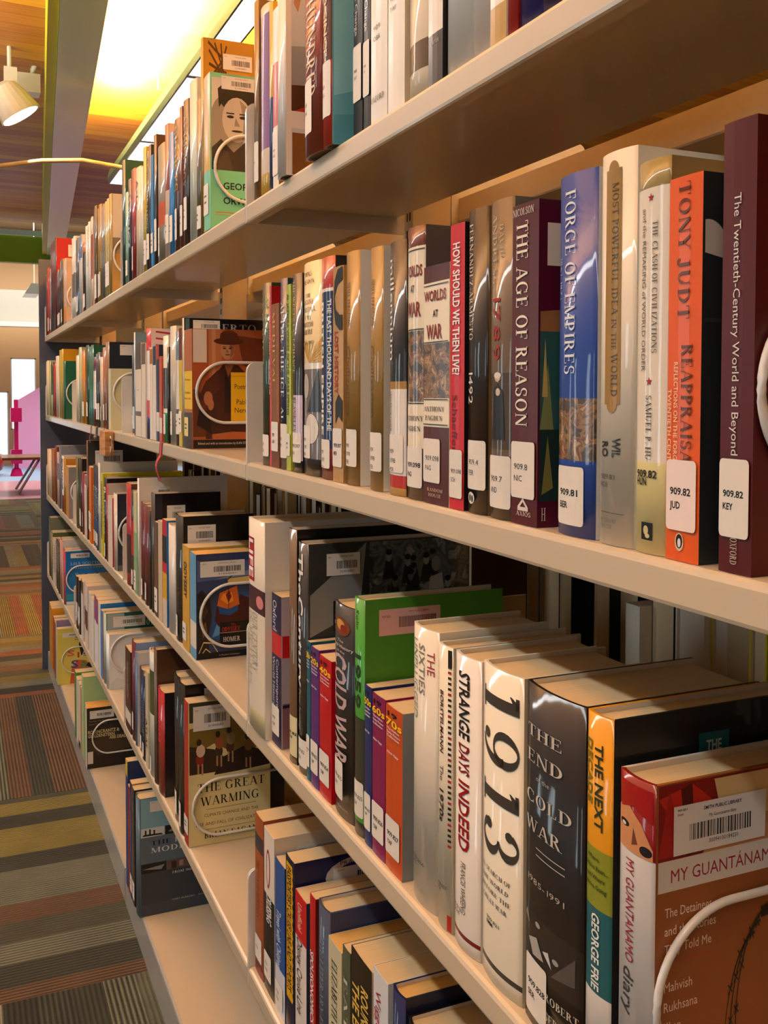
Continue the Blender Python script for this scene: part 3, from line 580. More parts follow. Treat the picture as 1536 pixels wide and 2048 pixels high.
# ------------------------------------------------------------------ the room
Y0, W = 1.23524, 1.05
YB = [Y0-W, Y0, Y0+W, Y0+2*W, Y0+3*W]
ZL = [1.40106, 1.06839, 0.73106, 0.39904]
ZD = [z+.024 for z in ZL] + [.080]
def slab(name, x0, x1, y0, y1, z0, z1, m):
    b = MB(); b.box(x0, x1, y0, y1, z0, z1); return struct(b.build(name, m))
def carpet():
    m = bpy.data.materials.new('carpet'); m.use_nodes = True; nt = m.node_tree; N = nt.nodes; L = nt.links
    b = N['Principled BSDF']; b.inputs['Roughness'].default_value = .95
    tc = N.new('ShaderNodeTexCoord'); sep = N.new('ShaderNodeSeparateXYZ'); L.new(tc.outputs['Object'], sep.inputs[0])
    def M(op, a, c=None, v=None):
        n = N.new('ShaderNodeMath'); n.operation = op
        for i, s in enumerate((a, c)):
            if s is None: continue
            if isinstance(s, (int, float)): n.inputs[i].default_value = s
            else: L.new(s, n.inputs[i])
        return n.outputs[0]
    X, Y = sep.outputs[0], sep.outputs[1]
    ty = M('FLOOR', M('DIVIDE', M('ADD', Y, 99.0-.01), 1.02))
    tx_ = M('FLOOR', M('DIVIDE', M('ADD', X, 99.0+.62), 1.02))
    par = M('MODULO', M('ADD', M('ADD', tx_, ty), 1.0), 2.0)          # tile turned or not
    fx = M('FLOOR', M('DIVIDE', M('ADD', X, 10.01), .062)); fy = M('FLOOR', M('DIVIDE', M('ADD', Y, .0), .085))
    bandv = N.new('ShaderNodeMix'); bandv.data_type = 'FLOAT'; L.new(par, bandv.inputs[0]); L.new(fx, bandv.inputs[2]); L.new(fy, bandv.inputs[3])
    cmb = N.new('ShaderNodeCombineXYZ'); L.new(tx_, cmb.inputs[0]); L.new(ty, cmb.inputs[1]); L.new(bandv.outputs[0], cmb.inputs[2])
    wn = N.new('ShaderNodeTexWhiteNoise'); wn.noise_dimensions = '3D'; L.new(cmb.outputs[0], wn.inputs['Vector'])
    nz = N.new('ShaderNodeTexNoise'); nz.inputs['Scale'].default_value = 9; L.new(tc.outputs['Object'], nz.inputs['Vector'])
    val = M('MULTIPLY', wn.outputs['Value'], .999)
    rp = N.new('ShaderNodeValToRGB'); rp.color_ramp.interpolation = 'CONSTANT'; e = rp.color_ramp.elements
    cols = ['#22241f', '#585428', '#4c5144', '#4e3c2a', '#2c3029', '#666030', '#545a4e', '#64402a', '#3a3d32', '#565434']
    while len(e) < len(cols): e.new(.5)
    for i, c in enumerate(cols): e[i].position = i/len(cols); e[i].color = lin(c)
    L.new(val, rp.inputs[0])
    # ribs
    rx = M('SINE', M('MULTIPLY', X, 620.0)); ry = M('SINE', M('MULTIPLY', Y, 620.0))
    rib = N.new('ShaderNodeMix'); rib.data_type = 'FLOAT'; L.new(par, rib.inputs[0]); L.new(rx, rib.inputs[2]); L.new(ry, rib.inputs[3])
    fine = N.new('ShaderNodeTexNoise'); fine.inputs['Scale'].default_value = 260; L.new(tc.outputs['Object'], fine.inputs['Vector'])
    k = M('ADD', M('ADD', M('MULTIPLY', rib.outputs[0], M('MULTIPLY', M('FRACT', M('MULTIPLY', wn.outputs['Value'], 7.3)), .85)), .42), M('ADD', M('MULTIPLY', fine.outputs['Fac'], .7), M('MULTIPLY', nz.outputs['Fac'], .55)))
    mx = N.new('ShaderNodeMixRGB'); mx.blend_type = 'MULTIPLY'; mx.inputs[0].default_value = 1; L.new(rp.outputs['Color'], mx.inputs[1]); L.new(k, mx.inputs[2])
    L.new(mx.outputs[0], b.inputs['Base Color'])
    bp = N.new('ShaderNodeBump'); bp.inputs['Strength'].default_value = .5; bp.inputs['Distance'].default_value = .003; L.new(rib.outputs[0], bp.inputs['Height']); L.new(bp.outputs['Normal'], b.inputs['Normal'])
    return m
def wood():
    m = bpy.data.materials.new('ceiling_boards'); m.use_nodes = True; nt = m.node_tree; N = nt.nodes; L = nt.links
    b = N['Principled BSDF']; b.inputs['Roughness'].default_value = .5
    tc = N.new('ShaderNodeTexCoord'); mp = N.new('ShaderNodeMapping'); mp.inputs['Rotation'].default_value = (0, 0, math.radians(-4.2)); L.new(tc.outputs['Object'], mp.inputs[0])
    sep = N.new('ShaderNodeSeparateXYZ'); L.new(mp.outputs[0], sep.inputs[0])
    d = N.new('ShaderNodeMath'); d.operation = 'DIVIDE'; L.new(sep.outputs[1], d.inputs[0]); d.inputs[1].default_value = .14
    fl = N.new('ShaderNodeMath'); fl.operation = 'FLOOR'; L.new(d.outputs[0], fl.inputs[0])
    wn = N.new('ShaderNodeTexWhiteNoise'); wn.noise_dimensions = '1D'; L.new(fl.outputs[0], wn.inputs['W'])
    m2 = N.new('ShaderNodeMapping'); m2.inputs['Scale'].default_value = (1.2, 14, 1); L.new(mp.outputs[0], m2.inputs[0])
    nz = N.new('ShaderNodeTexNoise'); nz.inputs['Scale'].default_value = 2.2; nz.inputs['Detail'].default_value = 4; L.new(m2.outputs[0], nz.inputs[0])
    ad = N.new('ShaderNodeMath'); ad.operation = 'ADD'; L.new(wn.outputs[0], ad.inputs[0]); L.new(nz.outputs[0], ad.inputs[1])
    hf = N.new('ShaderNodeMath'); hf.operation = 'MULTIPLY'; L.new(ad.outputs[0], hf.inputs[0]); hf.inputs[1].default_value = .5
    rp = N.new('ShaderNodeValToRGB'); e = rp.color_ramp.elements
    e[0].position = .25; e[0].color = lin('#a8600c'); e[1].position = .8; e[1].color = lin('#d8951a'); L.new(hf.outputs[0], rp.inputs[0])
    fr = N.new('ShaderNodeMath'); fr.operation = 'FRACT'; L.new(d.outputs[0], fr.inputs[0])
    gt = N.new('ShaderNodeMath'); gt.operation = 'GREATER_THAN'; L.new(fr.outputs[0], gt.inputs[0]); gt.inputs[1].default_value = .06
    mu = N.new('ShaderNodeMath'); mu.operation = 'MULTIPLY_ADD'; L.new(gt.outputs[0], mu.inputs[0]); mu.inputs[1].default_value = .4; mu.inputs[2].default_value = .6
    mx = N.new('ShaderNodeMixRGB'); mx.blend_type = 'MULTIPLY'; mx.inputs[0].default_value = 1; L.new(rp.outputs[0], mx.inputs[1]); L.new(mu.outputs[0], mx.inputs[2]); L.new(mx.outputs[0], b.inputs['Base Color'])
    return m
slab('floor', -5, 7, -4, 11.7, -.1, 0, carpet())
slab('floor', -1.6, 3, 11.7, 14.1, -.1, 0, mat('#c0909c', 'cover'))
slab('floor', -1.6, 3, 14.1, 17.2, -.1, 0, mat('#86a0c4', 'paper'))
slab('floor', -5, -1.6, 11.7, 17.2, -.1, 0, mat('#8a8a80', 'paper'))
slab('floor', 3, 7, 11.7, 17.2, -.1, 0, mat('#8a8a80', 'paper'))
slab('ceiling', -5, 7, -4, 12.0, 3.15, 3.25, wood())
slab('ceiling', -5, 7, 12.0, 17.3, 3.9, 4.0, mat('#d8c8a0', 'paper'))
slab('wall_back', -5, 7, -4.1, -4, 0, 3.5, mat('#7a6a54', 'paper'))
slab('wall_right', 7, 7.1, -4.1, 17.3, 0, 4, mat('#6e5c48', 'paper'))
# left wall in pieces round its big windows
wl = mat('#7a6850', 'paper'); b = MB()
b.box(-5.1, -5, -4.1, 17.3, 0, .5); b.box(-5.1, -5, -4.1, 17.3, 2.7, 4)
for y0, y1 in ((-4.1, -.6), (0, 2.6), (3.2, 5.9), (6.5, 9.1), (9.7, 17.3)): b.box(-5.1, -5, y0, y1, .5, 2.7)
struct(b.build('wall_left', wl))
def pane_mat():
    m = bpy.data.materials.new('window_glass'); m.use_nodes = True; nt = m.node_tree; N = nt.nodes
    tr = N.new('ShaderNodeBsdfTransparent'); gl = N.new('ShaderNodeBsdfGlossy'); gl.inputs['Roughness'].default_value = .02
    mx = N.new('ShaderNodeMixShader'); mx.inputs[0].default_value = .06; nt.links.new(tr.outputs[0], mx.inputs[1]); nt.links.new(gl.outputs[0], mx.inputs[2]); nt.links.new(mx.outputs[0], N['Material Output'].inputs[0])
    return m
GLASS = pane_mat()
for i, (y0, y1) in enumerate(((-.6, 0), (2.6, 3.2), (5.9, 6.5), (9.1, 9.7))):
    b = MB(); b.box(-5.08, -5.02, y0, y0+.05, .5, 2.7); b.box(-5.08, -5.02, y1-.05, y1, .5, 2.7); b.box(-5.08, -5.02, y0, y1, .5, .55); b.box(-5.08, -5.02, y0, y1, 2.65, 2.7)
    f = struct(b.build('window_%d' % (i+1), mat('#5a6068', 'metal')))
    g = MB(); g.box(-5.055, -5.05, y0+.05, y1-.05, .55, 2.65); g.build('pane', GLASS, f)
# far wall with two bright windows
tan = mat('#c29a6c', 'paper'); b = MB(); ws = [(-1.6, .43, .1, 1.22), (.466, .862, .589, 1.772)]
b.box(-5, -1.6, 17.2, 17.3, 0, 4); b.box(.862, 7, 17.2, 17.3, 0, 4); b.box(-1.6, .43, 17.2, 17.3, 0, .1); b.box(-1.6, .43, 17.2, 17.3, 1.22, 4); b.box(.43, .466, 17.2, 17.3, 0, 4); b.box(.466, .862, 17.2, 17.3, 0, .589); b.box(.466, .862, 17.2, 17.3, 1.772, 4)
struct(b.build('wall_far', tan))
for i, (x0, x1, z0, z1) in enumerate(ws):
    b = MB(); b.box(x0, x0+.02, 17.21, 17.29, z0, z1); b.box(x1-.02, x1, 17.21, 17.29, z0, z1); b.box(x0, x1, 17.21, 17.29, z0, z0+.02); b.box(x0, x1, 17.21, 17.29, z1-.02, z1)
    f = struct(b.build('window_%d' % (i+5), mat('#d8d8d4', 'metal')))
    g = MB(); g.box(x0+.02, x1-.02, 17.24, 17.245, z0+.02, z1-.02); g.build('pane', GLASS, f)
green = mat('#86a81c', 'paper')
slab('trim_1', -5, 7, 12.0, 12.12, 2.69, 2.99, green)                       # green fascia where the boarded ceiling ends
slab('trim_2', -5, 7, 15.9, 16.1, 2.27, 2.76, mat('#8a8680', 'paper'))      # grey bulkhead
slab('trim_3', -5, 7, 15.6, 15.88, 2.19, 2.26, mat('#c8c4b8', 'metal'))
slab('trim_6', -5, 7, 11.93, 11.99, 2.995, 3.05, mat('#bfe0e4', 'metal'))      # pale rail above the fascia
# roof beam crossing above the aisle
th = math.radians(4.15); ca, sa = math.cos(th), math.sin(th)
def beam_pt(l, d, z): return (-.344+l*ca+d*sa, -l*sa+d*ca, z)
def beam_box(b, l0, l1, d0, d1, z0, z1, mi=0):
    n = len(b.v)
    b.v += [beam_pt(l, d, z) for z in (z0, z1) for l, d in ((l0, d0), (l1, d0), (l1, d1), (l0, d1))]
    for f in ((3, 2, 1, 0), (4, 5, 6, 7), (0, 1, 5, 4), (1, 2, 6, 5), (2, 3, 7, 6), (3, 0, 4, 7)): b.f.append(tuple(n+i for i in f)); b.m.append(mi)
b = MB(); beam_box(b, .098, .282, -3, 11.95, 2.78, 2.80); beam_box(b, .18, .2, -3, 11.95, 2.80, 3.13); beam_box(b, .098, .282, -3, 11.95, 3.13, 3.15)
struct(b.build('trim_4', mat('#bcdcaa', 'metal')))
b = MB(); beam_box(b, .05, .096, -3, 11.95, 2.79, 3.15); struct(b.build('trim_5', mat('#c8c41e', 'paper')))

# ------------------------------------------------------------------ shelving
SHN = ['top', 'second', 'third', 'fourth', 'bottom']; BAY = ['nearest', 'second', 'third', 'farthest']
XC = .261
def deck_profile(zl, base=False):
    if base: return [(0, 0), (0, .075), (.001, .0782), (.004, .080), (.2135, .080), (.2135, .0785), (.004, .0785), (.0015, .075), (.0015, 0)]
    return [(.014, zl), (.003, zl), (.0008, zl+.0008), (0, zl+.003), (0, zl+.020), (.0012, zl+.0228), (.004, zl+.024), (.2115, zl+.024), (.2120, zl+.026), (.2120, zl+.056), (.2135, zl+.056), (.2135, zl+.0245), (.2125, zl+.0225), (.004, zl+.0225), (.0015, zl+.020), (.0015, zl+.003), (.003, zl+.0015), (.014, zl+.0015)]
def bracket_profile(zl):
    P = [(.0004, zl+.0005), (.0004, zl+.024+.118)]
    P += [(.0124-.012*math.cos(a*PI/8), zl+.142+.012*math.sin(a*PI/8)) for a in range(1, 5)]
    return P + [(.19, zl+.154), (.2245, zl+.13), (.2245, zl+.0005)]
def shelf(level, bay, far_side):
    zl = ZL[level] if level < 4 else 0
    lab = 'beige steel shelf with lipped front, %s level, %s bay%s' % (SHN[level], BAY[bay], ', far side of range' if far_side else '')
    t = thing('shelf', lab, 'shelf', (XC if not far_side else XC, YB[bay], 0), 0 if not far_side else PI, 'shelves of the steel range')
    y0, y1 = (.0035, W-.0035)
    if far_side: t.location = (XC, YB[bay]+W, 0)
    sh = lambda P: [(x-XC, z) for x, z in P]
    b = MB(); b.prism_y(sh(deck_profile(zl, level == 4)), y0, y1)
    b.build('deck', KICK_FLOORLIT if level == 4 else SHELF, t)  # base is the same shelf paint, greyed: floor light put into its colour
    if level == 4:
        b = MB(); b.box(.0045-XC, .212-XC, y0+.001, y1-.001, .0801, .0804); b.build('deck_top', SHELF, t)
    else:
        for yy in (.0008, W-.0028):
            b = MB(); b.prism_y(sh(bracket_profile(zl)), yy, yy+.002); br = b.build('end_bracket', WHITE, t)
for lv in range(5):
    for k in range(4): shelf(lv, k, False)
for lv in range(5):
    for k in range(3): shelf(lv, k, True)
fr = thing('shelving_frame', 'beige steel upright frame that carries the shelves', 'shelving frame', (XC, Y0, 0))
for k in range(5):
    y = YB[k]; b = MB(); y_ = y-Y0
    if k == 4: y_ -= .016
    b.box(-.029, .029, y_-.014, y_+.014, 0, 1.63)
    for side in (-1, 1):
        for i in range(58):
            z = .12+i*.0255; b.box(side*.0292-.0004, side*.0292+.0004, y_+.003, y_+.006, z, z+.013, 1); b.box(side*.0292-.0004, side*.0292+.0004, y_-.006, y_-.003, z, z+.013, 1)
    b.build('post', [SHELF, DARK], fr)
    if k < 4:
        b = MB(); b.box(-.02, .02, y_+.015, y_+W-.032, 1.59, 1.62); b.build('top_rail', SHELF, fr)
pan = MB(); pan.prism_y([(-.0215, .0), (.555, 0), (.555, 1.75), (-.0215, 1.75)], 4.389, 4.412)
tag(pan.build('end_panel', PANEL), 'slate blue panel closing the far end of the range', 'end panel')

# ------------------------------------------------------------------ books
BOOKS = [
((0, 0), [
 (0.008, 1.2064, 0.0225, 0.2529, 0.1669, 'tan book with yellow edge', '#7a6038', {'lab': (0.1, 0.3, '#d6cfc2', '909')}),
 (0.008, 1.163, 0.0409, 0.2343, 0.1547, 'purple and white striped book', '#c8bcae', {'bands': [(0.25, 0.95, '#8a6a94'), (0, 0.12, '#c0a040')], 'near': '#c8a83a'}),
 (0.008, 1.1444, 0.0162, 0.228, 0.1505, 'thin blue book with mustard edge', '#31507e', {'near': '#c8a43a', 'bands': [(0.5, 1, '#b89a40')]}),
 (0.008, 1.1204, 0.0227, 0.2138, 0.1411, 'white and red paperback', '#dcd4c8', {'k': 'p', 'bands': [(0.35, 0.7, '#b8402a')], 'near': '#8a6a3a', 'lab': (0.08, 0.33, '#d6cfc2', '909\nHIS')}),
 (-0.008, 1.0498, 0.0304, 0.237, 0.1564, 'wide white book with street photograph on its cover', '#d8d4cc', {'near': '#dcdcd6', 'nearart': 'street', 'nas': 0.17}),
 (-0.01, 0.9286, 0.0535, 0.228, 0.1505, 'rust red hardback with white lettering', '#8c3c22', {'near': '#7a3018', 'tx': [('ONE HUNDRED', 0.9, 0.25, 0.5, 0.5, '#d8c4a8', 's')], 'lab': (0.1, 0.34, '#d6cfc2', '909\nONE')}),
 (-0.008, 0.9027, 0.0252, 0.234, 0.1544, 'red book with light blue cover', '#b83a22', {'near': '#6ab0c8', 'nearart': 'blueart', 'nas': 0.28, 'bands': [(0.35, 0.95, '#5c3424')], 'tx': [('WORLD SINCE', 0.85, 0.37, 0.5, 0.36, '#d8c0a0', 'b')], 'lab': (0.12, 0.35, '#d6cfc2', '909\nELL')}),
 (0.008, 0.8596, 0.0223, 0.24, 0.1584, 'black paperback with white lettering', '#1e1d20', {'k': 'p', 'tx': [('Culture, Continuity & Change', 0.9, 0.4, 0.4, 0.32, '#d4d4d4', 'n')], 'lab': (0.14, 0.36, '#d6cfc2', '908\nSAY')}),
 (0.008, 0.8403, 0.0165, 0.231, 0.1525, 'thin black paperback with white lettering', '#211f22', {'k': 'p', 'tx': [('Culture, Continuity & Change', 0.9, 0.4, 0.5, 0.4, '#d4d4d4', 'n')], 'lab': (0.14, 0.36, '#d6cfc2', '908\nSA')}),
 (0.008, 0.8018, 0.0371, 0.237, 0.1564, 'white paperback with dark red capitals', '#d9d4c8', {'k': 'p', 'tx': [('WORLD HISTORY', 0.95, 0.47, 0.5, 0.45, '#9a2a22', 'c')], 'th': [('909', 0.37, 0.2, 0.6, 0.018, '#2a2826', 'n'), ('OBR', 0.33, 0.2, 0.6, 0.018, '#2a2826', 'n'), ('OXFORD', 0.1, 0.05, 0.85, 0.022, '#5a544c', 's')]}),
 (0.008, 0.7652, 0.0345, 0.228, 0.1505, 'plain cream paperback', '#dcd6c8', {'k': 'p', 'th': [('909', 0.44, 0.15, 0.5, 0.018, '#2a2826', 'n'), ('TWI', 0.4, 0.15, 0.5, 0.018, '#2a2826', 'n')], 'near': '#d0c8b4'}),
 (0.008, 0.7223, 0.0386, 0.234, 0.1544, 'pale book in a glossy clear jacket', '#c8c0ac', {'tx': [('History of F', 0.95, 0.55, 0.4, 0.3, '#8a8070', 'n')], 'th': [('909', 0.42, 0.05, 0.4, 0.018, '#3a3632', 'n'), ('WIT', 0.375, 0.05, 0.4, 0.018, '#3a3632', 'n')], 'near': '#c4ccc8', 'bands': [(0.1, 0.2, '#6a5a42')]}),
 (0.008, 0.6942, 0.0251, 0.24, 0.1584, 'white book with black head and foot', '#d8d2c6', {'k': 'p', 'bands': [(0, 0.18, '#2a2220'), (0.6, 1, '#2e2826')], 'th': [('909', 0.46, 0.2, 0.7, 0.018, '#2a2826', 'n'), ('WOR', 0.41, 0.2, 0.7, 0.018, '#2a2826', 'n'), ('NORTON', 0.15, 0.15, 0.8, 0.014, '#b0a8a0', 's')], 'near': '#2a2624'}),
 (0.008, 0.6469, 0.0452, 0.231, 0.1525, 'thick white hardback', '#d6d8d2', {'th': [('908.03', 0.5, 0.1, 0.5, 0.018, '#2a2826', 'n'), ('WOR', 0.46, 0.1, 0.4, 0.018, '#2a2826', 'n')], 'near': '#d8e0de'}),
 (0.008, 0.62, 0.0259, 0.237, 0.1564, 'white book with black ornament', '#dcd8d0', {'art': 'blackorn', 'near': '#c8c8c4'}),
 (0.008, 0.5969, 0.0221, 0.228, 0.1505, 'white paperback with gold logo at its foot', '#dad5ca', {'k': 'p', 'th': [('BAU', 0.42, 0.1, 0.5, 0.018, '#2a2826', 'n')], 'bands': [(0, 0.13, '#b0904c')]}),
 (0.008, 0.582, 0.0139, 0.234, 0.1544, 'red and white book', '#d8d2c8', {'bands': [(0, 0.3, '#a8322c')], 'near': '#8a2a24'}),
 (0.008, 0.5529, 0.0281, 0.24, 0.1584, 'glossy dark blue hardback', '#20307a', {'near': '#24409a'}),
 (0.008, 0.5337, 0.0178, 0.231, 0.1525, 'glossy violet blue book', '#2c2460', {'near': '#302868'}),
]),
((0, 1), [
 (0.001, 2.2365, 0.0424, 0.2762, 0.16, 'tall dark green book', '#1f4a40', {'near': '#27564a'}),
 (0.001, 2.1954, 0.0374, 0.1978, 0.1305, 'pale green book', '#8ab09a', {'lab': (0.08, 0.25, '#d6cfc2', '')}),
 (0.001, 2.1556, 0.0361, 0.2185, 0.1442, 'navy book with pale letters', '#24283e', {'tx': [('AMERICA', 0.9, 0.3, 0.5, 0.5, '#c8c8c8', 'b')]}),
 (0.001, 2.0986, 0.0535, 0.2298, 0.1517, 'glossy red book', '#9c2a2a', {'lab': (0.08, 0.3, '#d6cfc2', '')}),
 (0.001, 2.0385, 0.0566, 0.2209, 0.1458, 'cream book', '#d8ccae', {'tx': [('Atlas', 0.9, 0.6, 0.5, 0.4, '#6a5a3a', 'n')]}),
 (0.001, 2.0069, 0.0284, 0.2121, 0.14, 'white book', '#d9d2c2', {}),
 (0.001, 1.9707, 0.0303, 0.2439, 0.161, 'yellow spined book', '#c0a83a', {'lab': (0.05, 0.25, '#d6cfc2', '')}),
 (0.001, 1.9384, 0.0292, 0.2292, 0.1513, 'black book with gold letters', '#2c2620', {'tx': [('RHYME AND REASON', 0.95, 0.35, 0.5, 0.5, '#b8a870', 'b')], 'lab': (0.08, 0.3, '#d6cfc2', '')}),
 (0.001, 1.9149, 0.0206, 0.2353, 0.1553, 'dark grey book', '#39342e', {}),
 (0.001, 1.8868, 0.0262, 0.2098, 0.1385, 'thin sky blue book', '#2f82b8', {'k': 'p', 'lab': (0.12, 0.3, '#d6cfc2', '')}),
 (0.001, 1.8596, 0.0245, 0.2411, 0.16, 'tall dark brown book', '#3a2c24', {'near': '#4a3a30', 'lab': (0.1, 0.35, '#d6cfc2', '')}),
 (0.001, 1.7822, 0.0746, 0.21, 0.1386, 'grey chequered book with orange foot', '#8a8272', {'bands': [(0.3, 0.5, '#b8582c')], 'near': '#3a3836', 'lab': (0.05, 0.3, '#d6cfc2', '')}),
 (0.001, 1.7469, 0.0328, 0.2331, 0.1539, 'white and rust book', '#c8b4a4', {'bands': [(0.5, 1, '#8a4a3a')], 'lab': (0.1, 0.32, '#d6cfc2', '')}),
 (0.001, 1.7066, 0.0378, 0.2091, 0.138, 'pink and bright blue book', '#c88a88', {'bands': [(0, 1, '#2f86c0')], 'near': '#2f86c0', 'lab': (0.1, 0.32, '#d6cfc2', '')}),
 (0.001, 1.6524, 0.0498, 0.2209, 0.1458, 'brown book with gilt lettering', '#5a3826', {'tx': [('SPORTS', 0.95, 0.45, 0.5, 0.5, '#c0a050', 's')], 'near': '#b0502c', 'lab': (0.08, 0.32, '#d6cfc2', '')}),
 (0.001, 1.6293, 0.0208, 0.2315, 0.1528, 'dark red and cream book', '#7a3a2c', {'lab': (0.08, 0.3, '#d6cfc2', '')}),
 (0.001, 1.5869, 0.0403, 0.2333, 0.154, 'deep brown book', '#402e22', {'tx': [('ANTHOLOGY', 0.9, 0.4, 0.5, 0.4, '#b09870', 's')], 'lab': (0.1, 0.33, '#d6cfc2', '')}),
 (0.001, 1.5312, 0.0518, 0.2497, 0.1648, 'glossy pale grey green hardback', '#c4c8b8', {'near': '#d0d4c8'}),
 (0.001, 1.4967, 0.0309, 0.2085, 0.1376, 'olive brown book', '#6e6044', {'lab': (0.05, 0.22, '#d6cfc2', ''), 'near': '#5a4c34'}),
 (0.001, 1.4776, 0.0171, 0.2936, 0.2095, 'tall gold book with knotwork corner', '#9c7a2c', {'near': '#b08a34', 'nearart': 'celtic', 'nas': 0.6, 'bc': (0.14, 0.85, 0.36, 0.93)}),
 (0.001, 1.4334, 0.0392, 0.2288, 0.15, 'gilt edged book with a portrait photograph above mint panel', '#c8a448', {'near': '#74b8a0', 'nearart': 'orwell', 'nas': 0.52, 'bc': (0.11, 0.9, 0.45, 0.985), 'bands': [(0, 0.38, '#7ac0a8')], 'lab': (0.1, 0.3, '#d6cfc2', ''), 'k': 'p'}),
]),
((0, 2), [
 (0.0011, 3.2839, 0.045, 0.2547, 0.1692, 'white book', '#d9d2c4', {'near': '#d9d2c4', 'bands': [(0.25, 0.55, '#6a6058')]}),
 (0.001, 3.2386, 0.045, 0.2554, 0.1692, 'white book', '#d9d2c4', {'near': '#d9d2c4', 'bands': [(0.25, 0.55, '#6a6058')]}),
 (0.0027, 3.1892, 0.0424, 0.2358, 0.1571, 'dark slate book', '#3e4450', {'bands': [(0, 0.3, '#5a7a9a')], 'lab': (0.05, 0.25, '#d6cfc2', '')}),
 (0.001, 3.1466, 0.0424, 0.237, 0.1571, 'dark slate book', '#3e4450', {'bands': [(0, 0.3, '#5a7a9a')], 'lab': (0.05, 0.25, '#d6cfc2', '')}),
 (0.0023, 3.1, 0.0399, 0.233, 0.1549, 'blue and white book', '#d4cec4', {'bands': [(0.7, 1, '#5a7aa0')], 'near': '#e0dcd2'}),
 (0.001, 3.0598, 0.0399, 0.2337, 0.1549, 'blue and white book', '#d4cec4', {'bands': [(0.7, 1, '#5a7aa0')], 'near': '#e0dcd2'}),
 (0.0035, 3.0158, 0.0377, 0.2005, 0.1328, 'orange headed dark book', '#4a3a30', {'bands': [(0.85, 1, '#c8742c')], 'lab': (0.05, 0.25, '#d6cfc2', '')}),
 (0.001, 2.9778, 0.0377, 0.2003, 0.1328, 'orange headed dark book', '#4a3a30', {'bands': [(0.85, 1, '#c8742c')], 'lab': (0.05, 0.25, '#d6cfc2', '')}),
 (0.0021, 2.9341, 0.0378, 0.2393, 0.1587, 'white book with green edge and black capitals', '#d8d6c8', {'tx': [('MAN MADE', 0.95, 0.5, 0.3, 0.45, '#22201e', 'b')], 'bands': [], 'near': '#c86a50'}),
 (0.0031, 2.8961, 0.0378, 0.238, 0.1587, 'white book with green edge and black capitals', '#d8d6c8', {'tx': [('MAN MADE', 0.95, 0.5, 0.3, 0.45, '#22201e', 'b')], 'bands': [], 'near': '#c86a50'}),
 (0.001, 2.858, 0.0378, 0.2395, 0.1587, 'white book with green edge and black capitals', '#d8d6c8', {'tx': [('MAN MADE', 0.95, 0.5, 0.3, 0.45, '#22201e', 'b')], 'bands': [], 'near': '#c86a50'}),
 (0.0031, 2.8248, 0.0277, 0.2437, 0.1612, 'pale book with red stripe', '#d8c8b4', {'bands': [(0.3, 0.8, '#a8584a')]}),
 (0.001, 2.7968, 0.0277, 0.2432, 0.1612, 'pale book with red stripe', '#d8c8b4', {'bands': [(0.3, 0.8, '#a8584a')]}),
 (0.0041, 2.7556, 0.036, 0.2602, 0.1722, 'brown book with swirl', '#5e4a26', {'lab': (0.05, 0.3, '#d6cfc2', '')}),
 (0.001, 2.7193, 0.036, 0.2599, 0.1722, 'brown book with swirl', '#5e4a26', {'lab': (0.05, 0.3, '#d6cfc2', '')}),
 (0.003, 2.6715, 0.0427, 0.2456, 0.1644, 'gold book', '#9a7a30', {'near': '#b89844', 'lab': (0.05, 0.3, '#d6cfc2', '')}),
 (0.001, 2.6285, 0.0427, 0.248, 0.1644, 'gold book', '#9a7a30', {'near': '#b89844', 'lab': (0.05, 0.3, '#d6cfc2', '')}),
 (0.0013, 2.5901, 0.0294, 0.2341, 0.1567, 'grey photo spined book', '#787068', {'near': '#a08a50'}),
 (0.001, 2.5603, 0.0294, 0.2365, 0.1567, 'grey photo spined book', '#787068', {'near': '#a08a50'}),
 (0.0013, 2.5222, 0.0338, 0.2358, 0.157, 'pale yellow book', '#b8a860', {'lab': (0.1, 0.35, '#d6cfc2', '')}),
 (0.001, 2.4881, 0.0338, 0.2368, 0.157, 'pale yellow book', '#b8a860', {'lab': (0.1, 0.35, '#d6cfc2', '')}),
 (0.001, 2.4459, 0.0379, 0.2406, 0.15, 'white topped book with grey and tan cover', '#b09050', {'near': '#a89058', 'nearart': 'greytop'}),
]),
((0, 3), [
 (0.0038, 4.337, 0.0419, 0.2435, 0.1622, 'small dark red book', '#6a2e2c', {}),
 (0.001, 4.2948, 0.0419, 0.2447, 0.1622, 'small dark red book', '#6a2e2c', {}),
 (0.003, 4.2427, 0.04, 0.2689, 0.175, 'thin red book', '#b8442c', {'lab': (0.05, 0.25, '#d6cfc2', '')}),
 (0.001, 4.2023, 0.04, 0.2691, 0.175, 'thin red book', '#b8442c', {'lab': (0.05, 0.25, '#d6cfc2', '')}),
 (0.0046, 4.1525, 0.0383, 0.2512, 0.1682, 'glossy grey book', '#8a8a94', {'lab': (0.05, 0.22, '#d6cfc2', '')}),
 (0.001, 4.1139, 0.0383, 0.2538, 0.1682, 'glossy grey book', '#8a8a94', {'lab': (0.05, 0.22, '#d6cfc2', '')}),
 (0.0018, 4.0584, 0.0444, 0.3432, 0.17, 'maroon book', '#5c2e2a', {'near': '#a8343a'}),
 (0.0028, 4.0137, 0.0444, 0.3435, 0.17, 'maroon book', '#5c2e2a', {'near': '#a8343a'}),
 (0.0028, 3.969, 0.0444, 0.3436, 0.17, 'maroon book', '#5c2e2a', {'near': '#a8343a'}),
 (0.0021, 3.9243, 0.0444, 0.3411, 0.17, 'maroon book', '#5c2e2a', {'near': '#a8343a'}),
 (0.001, 3.8796, 0.0444, 0.3427, 0.17, 'maroon book', '#5c2e2a', {'near': '#a8343a', 'bc': (0.25, 0.8, 0.95, 0.93)}),
